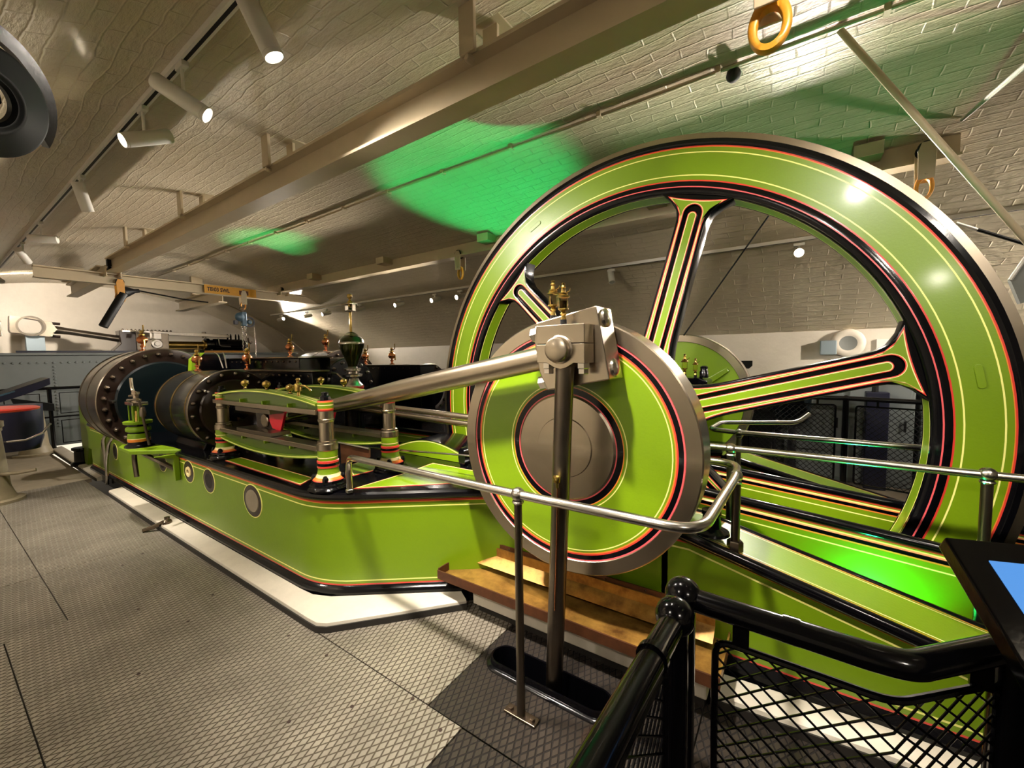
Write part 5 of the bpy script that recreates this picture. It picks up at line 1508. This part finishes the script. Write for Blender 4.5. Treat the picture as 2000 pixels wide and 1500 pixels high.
# ================================================================== VISITOR FENCES
def wire_panel(t, o, ux, w, z0, z1, pitch, rw, slope, sep=True, bend=None):
    """diamond wire mesh in the vertical plane through o along ux; wires clipped to the frame"""
    o = Vector((o[0], o[1], 0)); ux = Vector((ux[0], ux[1], 0)).normalized()
    if bend:
        sb, u2_ = bend[0], Vector((bend[1][0], bend[1][1], 0)).normalized()
        at_ = lambda s_, z: tuple(o+ux*min(s_, sb)+u2_*max(0.0, s_-sb)+Vector((0, 0, z)))
    else:
        at_ = lambda s_, z: tuple(o+ux*s_+Vector((0, 0, z)))
    h = z1-z0
    wires = []
    for sg in (1, -1):
        n = int((w+h/slope)/pitch)+2
        for k in range(-1, n):
            s0 = k*pitch-(0 if sg < 0 else h/slope)
            a = (s0, z0) if sg > 0 else (s0, z0)
            # line: s = s0 + (z - z0)/slope * sg  (for sg<0 it leans the other way)
            if sg > 0:
                p0, p1 = (s0, z0), (s0+h/slope, z1)
            else:
                p0, p1 = (s0, z0), (s0-h/slope, z1)
            lo, hi = 0.0, 1.0
            ds = p1[0]-p0[0]
            for bnd, sign in ((0.0, 1), (w, -1)):
                t_ = (bnd-p0[0])/ds
                if sign*ds > 0: lo = max(lo, t_)
                else: hi = min(hi, t_)
            if hi-lo < 0.02: continue
            q0 = (p0[0]+ds*lo, z0+h*lo); q1 = (p0[0]+ds*hi, z0+h*hi)
            wires.append((q0, q1, sg))
    if sep:
        for q0, q1, sg in wires:
            off = Vector((-ux.y, ux.x, 0))*(rw*0.9*sg)
            pts = [q0, q1]
            if bend and (q0[0]-bend[0])*(q1[0]-bend[0]) < -1e-6:
                f_ = (bend[0]-q0[0])/(q1[0]-q0[0])
                pts = [q0, (bend[0], q0[1]+(q1[1]-q0[1])*f_), q1]
            g = G('black'); g.tube([Vector(at_(*p))+off for p in pts], rw, 5); g.build('wire', t)
    else:
        g = G('black_matt')
        for q0, q1, sg in wires:
            g.tube([at_(*q0), at_(*q1)], rw, 4, cap=False)
        x = g.build('wire_mesh', t); x['kind'] = 'stuff'

def frame_loop(t, o, ux, w, z0, z1, r):
    o = Vector((o[0], o[1], 0)); ux = Vector((ux[0], ux[1], 0)).normalized()
    pts = [(0, z0), (w, z0), (w, z1), (0, z1)]
    P = [o+ux*a+Vector((0, 0, z)) for a, z in pts]
    seq = fillet([(P[0]+P[1])/2, P[1], P[2], P[3], P[0], (P[0]+P[1])/2], 0.03, 4)[:-1]
    g = G('black'); g.tube(seq, r, 8, closed=True); g.build('panel_frame', t)

FZ = 1.0
tf = thing('visitor_fence', (0.0, 1.0, 0.0), 'glossy black tubular fence with diamond wire panel in the right foreground', 'fence', 'black visitor fences')
g = G('black'); g.tube(fillet([(-0.205, 0.992, FZ), (0.135, 0.978, FZ), (0.185, 0.985, FZ), (0.36, 1.165, FZ), (0.60, 1.42, FZ)], 0.10, 6), 0.0255, 20); g.build('rail', tf)
g = G('black'); g.tube([(-0.01, 0.986, FZ), (0.02, 0.985, FZ)], 0.0272, 20); g.build('sleeve', tf)
g = G('black'); g.ball((-0.205, 0.992, FZ+0.004), 0.041, 28); g.build('ball_cap', tf)
g = G('black'); g.tube([(-0.205, 0.992, 0.0), (-0.205, 0.992, FZ-0.02)], 0.027, 20); g.build('post', tf)
g = G('black'); g.tube([(0.355, 1.16, 0.0), (0.355, 1.16, FZ)], 0.030, 20); g.build('post', tf)
fr_path = [(-0.135, 0.988, 0.10), (-0.135, 0.988, 0.925), (0.165, 0.979, 0.925), (0.335, 1.145, 0.925), (0.335, 1.145, 0.10)]
g = G('black'); g.tube(fillet(fr_path, 0.035, 5), 0.0075, 8); g.build('panel_frame', tf)
g = G('black'); g.tube([fr_path[0], (0.165, 0.979, 0.10), fr_path[-1]], 0.0075, 8); g.build('panel_frame', tf)
wire_panel(tf, (-0.135, 0.988), (0.30, -0.009), 0.537, 0.10, 0.925, 0.047, 0.0025, 0.80, True, (0.300, (0.17, 0.166)))
for x, y in ((-0.085, 0.988), (0.305, 1.115)):
    g = G('black'); g.box(x-0.016, x+0.016, y-0.006, y+0.006, 0.922, 0.985); g.build('panel_lug', tf, bevel=0.002)
tf = thing('visitor_fence', (-0.21, 0.4, 0.0), 'glossy black fence run coming towards the viewer at the bottom', 'fence', 'black visitor fences')
g = G('black'); g.tube([(-0.203, 0.902, FZ-0.003), (-0.215, 0.60, FZ), (-0.232, 0.15, FZ), (-0.25, -0.5, FZ)], 0.0255, 20); g.build('rail', tf)
g = G('black'); g.tube([(-0.209, 0.762, FZ), (-0.2095, 0.748, FZ)], 0.030, 20); g.build('sleeve', tf)
g = G('black'); g.ball((-0.203, 0.902, FZ+0.002), 0.041, 28); g.build('ball_cap', tf)
g = G('black'); g.tube([(-0.203, 0.905, 0.0), (-0.203, 0.905, FZ-0.02)], 0.027, 20); g.build('post', tf)
frame_loop(tf, (-0.208, 0.84), (-0.03, -1), 0.80, 0.10, 0.925, 0.0075)
wire_panel(tf, (-0.208, 0.84), (-0.03, -1), 0.80, 0.10, 0.925, 0.047, 0.0025, 0.80)

def far_fence(pts, label, bays, z=1.04, mesh=True, pat=None):
    t = thing('visitor_fence', (pts[0][0], pts[0][1], 0.0), label, 'fence', 'black visitor fences')
    g = G('black'); g.tube([(x, y, z) for x, y in pts], 0.026, 10); g.build('rail', t)
    for x, y in pts:
        g = G('black'); g.tube([(x, y, 0), (x, y, z)], 0.028, 10); g.build('post', t)
        g = G('black'); g.ball((x, y, z), 0.036, 12); g.build('ball_cap', t)
    for (x0, y0), (x1, y1) in zip(pts[:-1], pts[1:]):
        d = Vector((x1-x0, y1-y0, 0)); L = d.length; d.normalize()
        o = (x0+d.x*0.09, y0+d.y*0.09)
        frame_loop(t, o, d, L-0.18, 0.10, z-0.08, 0.010)
        for f_ in (0.25, 0.75):
            g = G('black'); g.tube([(x0+d.x*L*f_, y0+d.y*L*f_, z-0.08), (x0+d.x*L*f_, y0+d.y*L*f_, z)], 0.012, 6); g.build('panel_lug', t)
        g = G('black'); g.tube([(x0, y0, 0.55), (x1, y1, 0.55)], 0.008, 6); g.build('tie_bar', t)
        if mesh:
            wire_panel(t, o, d, L-0.18, 0.10, z-0.08, 0.06, 0.004, 1.0, False)
    return t
far_fence([(-1.6, 5.80), (-0.55, 5.83), (0.47, 5.86), (1.5, 5.55), (2.4, 5.2)], 'black fence with wire mesh behind the flywheel spokes', 1)
# fence with square rings at the far left
t = thing('visitor_fence', (-11.0, 1.0, 0.0), 'black fence with rectangular rings in front of the grey tank', 'fence', 'black visitor fences')
z = 1.14
g = G('black'); g.tube([(-11.0, -0.6, z), (-11.0, 2.6, z)], 0.026, 10); g.build('rail', t)
g = G('black'); g.tube([(-11.0, -0.6, 0.62), (-11.0, 2.6, 0.62)], 0.014, 8); g.build('mid_bar', t)
for k in range(6):
    y = -0.55+k*0.64
    g = G('black'); g.tube([(-11.0, y, 0), (-11.0, y, z)], 0.030, 10); g.build('post', t)
    for z0, z1 in ((0.68, 1.05), (0.14, 0.55)):
        g = G('black'); g.tube([(-11.0, y+0.12, z0), (-11.0, y+0.52, z0), (-11.0, y+0.52, z1), (-11.0, y+0.12, z1)], 0.010, 6, closed=True); g.build('ring', t)

# ---------------- touch screen at the right
t = thing('information_screen', (0.40, 1.0, 0.0), 'tilted black framed information screen showing pale blue shapes, lower right corner', 'screen')
TL = Vector((0.250, 1.133, 1.20))
dn = Vector((0.239, -0.796, -0.557)).normalized()
ex = Vector((0.958, 0.287, 0.0)); ex = (ex-dn*ex.dot(dn)).normalized()
nn = ex.cross(-dn).normalized()
if nn.z < 0: nn = -nn
MS = Matrix(((ex.x, -dn.x, nn.x, TL.x), (ex.y, -dn.y, nn.y, TL.y), (ex.z, -dn.z, nn.z, TL.z), (0, 0, 0, 1)))
g = G('black'); g.box(0, 0.62, -0.42, 0, -0.035, 0.0, 0, MS); g.build('bezel', t, bevel=0.004)
rectm = [(0.045, -0.375), (0.575, -0.375), (0.575, -0.045), (0.045, -0.045)]
g = G('screen_a'); g.prism(rectm, 0.0, 0.002, MS); scr = g.build('display', t)
g = G('screen_b'); g.prism([(0.16, -0.12), (0.24, -0.05), (0.34, -0.16), (0.25, -0.24)], 0.0021, 0.0028, MS); g.build('light_shape', scr)
g = G('screen_c'); g.prism([(0.12, -0.19), (0.30, -0.145), (0.33, -0.25), (0.14, -0.30)], 0.0021, 0.0026, MS); g.build('blue_shape', scr)
g = G('black'); g.tube([(0.52, 1.10, 0.0), (0.52, 1.10, 1.02)], 0.035, 12); g.build('stand', t)
g = G('black'); g.lathe([(0, 0), (0.16, 0), (0.16, 0.012), (0, 0.014)], T(0.52, 1.10, 0), 20); g.build('foot', t)

# ---------------- bollards with displays at the far left
def bollard(x, y, h, label, s=1.0):
    t = thing('display_pedestal', (x, y, 0), label, 'pedestal', 'round cream pedestals')
    g = G('bollard'); g.lathe([(0, 0), (0.25*s, 0), (0.25*s, 0.03), (0.19*s, 0.04), (0.18*s, 0.07), (0.16*s, 0.14), (0.15*s, 0.18), (0.115*s, h-0.12), (0.125*s, h-0.11), (0.125*s, h-0.08), (0.14*s, h-0.06), (0.14*s, h), (0, h)], T(x, y, 0), 28); g.build('column', t)
    return t
t = bollard(-7.55, 0.42, 0.93, 'cream iron pedestal at the left edge under a red disc', 1.05)
g = G('crimson', 'red'); g.lathe([(0, 0.98), (0.30, 0.98), (0.34, 0.99), (0.345, 1.01), (0.32, 1.025), (0.20, 1.02), (0, 1.018)], T(-7.45, 0.50, 0.06), 36, [0, 0, 1, 1, 1, 1]); tag(g.build('red_disc'), 'round red disc top on the left pedestal', 'disc')
g = G('navy'); g.lathe([(0, 0.45), (0.22, 0.45), (0.26, 0.6), (0.27, 1.04), (0, 1.04)], T(-8.5, 0.72, 0.0), 24); tag(g.build('drum'), 'dark navy drum behind the red disc', 'drum')
pipe('curved_rail', [(-8.26, 0.60, 0.60), (-8.05, 0.62, 0.62), (-7.95, 0.76, 0.63), (-7.92, 0.90, 0.70), (-8.0, 0.98, 0.80)], 0.014, 'rail_steel', 'short curved steel rail beside the dark drum', 'rail')
pipe('pedestal_lever', [(-7.55, 0.30, 0.33), (-7.35, 0.62, 0.33), (-7.3, 0.75, 0.345)], 0.02, 'bollard', 'cream lever sticking out of the left pedestal', 'lever')
bollard(-10.9, 1.14, 0.90, 'cream iron pedestal standing by the end of the kerb', 1.1)
t = thing('display_board', (-9.9, 0.9, 0.9), 'tilted dark display board at the left behind the pedestals', 'display board')
Mb = Matrix.Rotation(0.0, 4, 'X')
g = G('navy'); g.prism([(0.35, 0.98), (1.22, 1.36), (1.22, 1.26), (1.0, 1.14), (0.35, 0.88)], -10.35, -9.6, Matrix(((0, 0, 1, 0), (1, 0, 0, 0), (0, 1, 0, 0), (0, 0, 0, 1)))); g.build('board', t, bevel=0.01)
g = G('hoist_blue'); g.prism([(0.4, 1.0), (0.85, 1.17), (0.85, 1.19), (0.4, 1.03)], -9.6, -9.55, Matrix(((0, 0, 1, 0), (1, 0, 0, 0), (0, 1, 0, 0), (0, 0, 0, 1)))); g.build('screen', t)
g = G('black_matt'); g.prism([(0.85, 1.05), (1.30, 0.92), (1.30, 0.80), (0.9, 0.86)], -10.2, -10.1, Matrix(((0, 0, 1, 0), (1, 0, 0, 0), (0, 1, 0, 0), (0, 0, 0, 1)))); g.build('bracket', t)

# ---------------- background: grey tank and the displayed engine
t = thing('riveted_tank', (-12.1, 3.0, 0.0), 'long grey riveted steel tank below the white end wall', 'tank')
g = G('tank_grey'); g.box(-12.6, -11.7, 0.0, 6.2, 0.0, 1.74); g.build('shell', t, bevel=0.01)
g = G('tank_grey'); g.box(-12.65, -11.66, -0.05, 6.25, 1.74, 1.785); g.build('rim', t, bevel=0.005)
rv = None
for k in range(60):
    mm = ALONGX(-11.70, 0.15+k*0.10, 1.60)
    if rv is None:
        g = G('tank_grey'); g.lathe([(0, 0), (0.022, 0), (0.016, 0.012), (0, 0.016)], None, 6); rv = g.build('rivet', t, mm)
    else: share(rv, mm, t)
for k in range(20):
    share(rv, ALONGX(-11.70, 1.55, 1.52-k*0.06), t)
g = G('navy'); g.box(-11.74, -11.70, 1.1, 3.2, 1.79, 1.83); tag(g.build('dark_pipe'), 'thin dark pipe lying along the top of the grey tank', 'pipe')

EX = -13.0
ML = Matrix(((0, 0, 1, EX), (1, 0, 0, 0), (0, 1, 0, 0), (0, 0, 0, 1)))        # local xy = world yz
te = thing('exhibit_rod', (EX, 1.5, 1.8), 'old connecting rod with a square ringed end mounted above the grey tank', 'connecting rod')
sq = [(1.17, 2.55), (1.73, 2.455), (1.735, 2.41), (1.80, 2.30), (1.725, 2.21), (1.72, 2.14), (1.15, 2.22)]
n = 40
cx_, cz_ = 1.44, 2.355
circ = [(cx_+0.175*math.cos(2*PI*k/n), cz_+0.175*math.sin(2*PI*k/n)) for k in range(n)]
ring2 = [(cx_+0.205*math.cos(2*PI*k/n), cz_+0.205*math.sin(2*PI*k/n)) for k in range(n)]
def hitpoly(a):
    best = None
    d = Vector((math.cos(a), math.sin(a))); o = Vector((cx_, cz_))
    for i in range(len(sq)):
        p, q = Vector(sq[i]), Vector(sq[(i+1) % len(sq)])
        e = q-p
        den = d.x*e.y-d.y*e.x
        if abs(den) < 1e-9: continue
        w = p-o
        s_ = (w.x*e.y-w.y*e.x)/den; u_ = (w.x*d.y-w.y*d.x)/den
        if s_ > 0 and -1e-6 <= u_ <= 1+1e-6 and (best is None or s_ < best): best = s_
    return tuple(o+d*best)
outer = [hitpoly(2*PI*k/n) for k in range(n)]
g = G('steel', 'steel_dark'); g.loops([(outer, -0.14), (outer, 0.14), (ring2, 0.14), (ring2, 0.155), (circ, 0.155), (circ, -0.14)], [1, 0, 1, 1, 1], ML); g.build('ringed_end', te, ang=30)
g = G('steel_dark'); g.tube([(EX, 1.78, 2.30), (EX, 2.0, 2.27), (EX, 2.80, 2.13)], [0.085, 0.07, 0.075], 16); g.build('shaft', te)
for zz_, yy_ in ((2.435, 1.73), (2.165, 1.72)):
    g = G('brown_iron'); g.tube([(EX+0.03, yy_, zz_), (EX+0.03, yy_+0.13, zz_-0.01)], 0.03, 6); g.build('nut', te)
g = G('stand_grey'); g.box(EX-0.08, EX+0.08, 1.36, 1.62, 1.79, 2.17); tag(g.build('grey_support', bevel=0.005), 'grey support block under the ringed rod end', 'support')
te2 = thing('exhibit_crosshead', (EX, 3.2, 1.8), 'displayed steel crosshead guide above the large drum cylinder', 'crosshead')
g = G('brown_iron'); g.prism([(2.60, 1.80), (2.78, 2.02), (2.76, 2.32), (2.86, 2.32), (3.05, 2.28), (3.05, 1.80)], -0.16, 0.16, ML); g.build('fork', te2, bevel=0.01)
g = G('steel_dark'); g.prism([(3.05, 1.86), (3.66, 1.86), (3.66, 2.33), (3.05, 2.33)], -0.18, 0.18, ML); g.build('block', te2, bevel=0.01)
g = G('steel_bright'); g.prism([(2.80, 2.335), (5.0, 2.29), (5.0, 2.21), (3.66, 2.24), (3.66, 2.27), (2.80, 2.29)], -0.20, 0.20, ML); g.build('top_bar', te2, bevel=0.006)
g = G('steel_bright'); g.lathe([(0, 0.235), (0.05, 0.235), (0.06, 0.215), (0.10, 0.215), (0.115, 0.20), (0.115, 0.17), (0, 0.17)], ML@T(3.42, 2.02, 0), 24); g.build('pin', te2)
g = G('steel_bright'); g.box(EX+0.10, EX+0.185, 3.30, 3.52, 2.14, 2.33); g.build('lug', te2, bevel=0.006)
kb = None
for k in range(13):
    mm = T(EX, 2.86+k*0.075, 2.335)
    if kb is None:
        g = G('bolt'); g.lathe([(0, 0), (0.024, 0), (0.024, 0.02), (0.012, 0.035), (0, 0.04)], None, 6); kb = g.build('nut', te2, mm)
    else: share(kb, mm, te2)
te3 = thing('exhibit_cylinder', (EX, 4.6, 1.8), 'displayed brass rod and black pump cylinder with studs on top', 'pump')
g = G('brass'); g.lathe([(0, 3.66), (0.10, 3.66), (0.10, 4.42), (0.14, 4.43), (0.14, 4.48), (0, 4.48)], Matrix(((1, 0, 0, EX), (0, 0, 1, 0), (0, 1, 0, 2.0), (0, 0, 0, 1))), 24); g.build('plunger', te3)
g = G('black'); g.lathe([(0, 4.48), (0.17, 4.48), (0.17, 4.56), (0.13, 4.58), (0.13, 4.66), (0.16, 4.68), (0.16, 5.35), (0.12, 5.48), (0, 5.50)], Matrix(((1, 0, 0, EX), (0, 0, 1, 0), (0, 1, 0, 2.02), (0, 0, 0, 1))), 24); g.build('barrel', te3)
for y in (5.02, 5.10, 5.22, 5.30):
    g = G('black'); g.lathe([(0, 0), (0.022, 0), (0.022, 0.12), (0.014, 0.13), (0.014, 0.16), (0, 0.16)], T(EX, y, 2.16), 8); g.build('stud', te3)
g = G('black'); g.box(EX-0.15, EX+0.15, 4.4, 5.5, 1.79, 1.88); g.build('base', te3)
g = G('yellow_paint'); g.box(EX+0.15, EX+0.17, 4.4, 5.5, 1.80, 1.86); g.build('base_edge', te3)
g = G('steel_bright'); g.tube(fillet([(EX+0.2, 4.72, 2.20), (EX+0.2, 4.74, 1.98), (EX+0.2, 5.0, 1.97)], 0.06), 0.018, 8); g.build('bent_pipe', te3)
g = G('steel_dark'); g.tube([(EX, 4.47, 2.2), (EX, 4.47, 2.36)], 0.05, 12); g.build('valve_post', te3)
tr = thing('rod_end', (EX, 0.9, 2.2), 'brown rod end cut off by the left edge above the tank', 'machine part')
g = G('steel_dark'); g.prism([(0.86, 2.14), (1.06, 2.14), (1.06, 2.44), (0.86, 2.46)], -0.1, 0.1, ML); g.build('block', tr, bevel=0.01)
g = G('brown_iron'); g.lathe([(0, 0.16), (0.13, 0.16), (0.13, 0.1), (0, 0.1)], ML@T(0.88, 2.22, 0), 20); g.build('boss', tr)

# ---------------- dark iron ring hanging in the upper left
t = thing('hanging_flange', (-3.2, 0.33, 2.9), 'dark teal iron flange ring with a strap hanging at the upper left edge', 'flange')
c = Vector((-1.790, 0.164, 2.276))
nrm = Vector((0.927, -0.085, -0.366))
MF = aim(c, nrm)@Matrix.Rotation(0.62, 4, 'Y')
g = G('teal_iron'); g.lathe([(0.115, -0.02), (0.13, 0.0), (0.14, 0.0), (0.15, 0.008), (0.17, 0.008), (0.18, 0.0), (0.275, 0.0), (0.29, -0.01), (0.29, -0.05), (0.275, -0.06), (0.115, -0.05), (0.115, -0.02)], MF@Matrix.Scale(0.485, 4), 56); g.build('ring', t, ang=50)
g = G('black'); g.prism(arc(0, 0, 0.405, -30, 150, 30)+arc(0, 0, 0.33, 150, -22, 30), -0.12, -0.07, MF@Matrix.Scale(0.485, 4)@T(-0.02, 0.02, 0)); g.build('strap', t, ang=40)
g = G('black'); g.tube([c, c+Vector((-0.02, -0.05, 0.62))], 0.022, 10); g.build('hanger', t)

# ---------------- far wall fittings
t = thing('wall_speaker', (0.53, 6.6, 1.6), 'round pale loudspeaker on the far wall', 'loudspeaker')
g = G('wall_white', 'wall_grey'); g.lathe([(0, 0.06), (0.09, 0.06), (0.10, 0.065), (0.15, 0.065), (0.17, 0.05), (0.18, 0.0), (0, 0.0)], FRONT(0.53, 6.67, 1.66), 24, [1, 0, 0, 0, 0, 0]); g.build('case', t)
g = G('stand_grey'); g.box(0.25, 0.42, 6.60, 6.67, 1.52, 1.70); tag(g.build('junction_box', bevel=0.01), 'small grey box on the far wall left of the loudspeaker', 'box')
g = G('white_fitting'); g.box(0.80, 1.6, 6.655, 6.675, 1.48, 1.70); tag(g.build('wall_board', bevel=0.003), 'flat white board on the far wall', 'board')
g = G('black_matt'); g.prism([(-0.78, 1.34), (-0.54, 1.34), (-0.50, 1.38), (-0.50, 1.45), (-0.80, 1.45)], 0.0, 0.03, FRONT(0, 6.68, 0)); tag(g.build('wall_vent'), 'black rounded vent opening in the far wall', 'vent')
for x0, x1, h, m, lab_ in ((-2.6, -0.2, 1.22, 'black_matt', 'long low black cabinet along the far wall'), (1.15, 2.4, 1.45, 'tank_grey', 'tall grey cabinet along the far wall at the right'), (-0.1, 1.1, 1.30, 'tank_grey', 'grey cabinet behind the black fence')):
    t = thing('plant_cabinet', ((x0+x1)/2, 6.45, 0), lab_, 'cabinet', 'cabinets on the far wall')
    g = G(m); g.box(x0, x1, 6.25, 6.66, 0, h); g.build('body', t, bevel=0.01)
    for k in range(2):
        a = x0+(x1-x0)*(k/2)+0.03; b = x0+(x1-x0)*((k+1)/2)-0.03
        g = G(m); g.box(a, b, 6.235, 6.25, 0.05, h-0.05); dr = g.build('door', t, bevel=0.006)
        g = G('black_matt'); g.box(b-0.06, b-0.04, 6.22, 6.235, h*0.5, h*0.5+0.12); g.build('handle', dr)
t = thing('fire_drum', (0.0, 5.2, 0), 'dark green drum on a stand behind the wire fence', 'drum')
g = G('teal_black'); g.lathe([(0, 0.72), (0.16, 0.72), (0.18, 0.80), (0.20, 1.18), (0, 1.18)], T(-0.02, 6.05, 0), 22); g.build('drum', t)
g = G('black_matt'); g.lathe([(0, 0), (0.15, 0), (0.05, 0.03), (0.04, 0.72), (0, 0.72)], T(-0.02, 6.05, 0), 14); g.build('stand', t)
t = thing('navy_post', (0.62, 6.1, 0), 'narrow dark navy post behind the fence beside the grey cabinet', 'post')
g = G('navy'); g.box(0.66, 0.86, 6.05, 6.2, 0, 1.10); g.build('body', t, bevel=0.01)
g = G('black_matt'); g.tube(fillet([(0.74, 6.1, 1.10), (0.74, 6.1, 1.22), (0.86, 6.1, 1.22)], 0.05), 0.03, 8); g.build('hook', t)
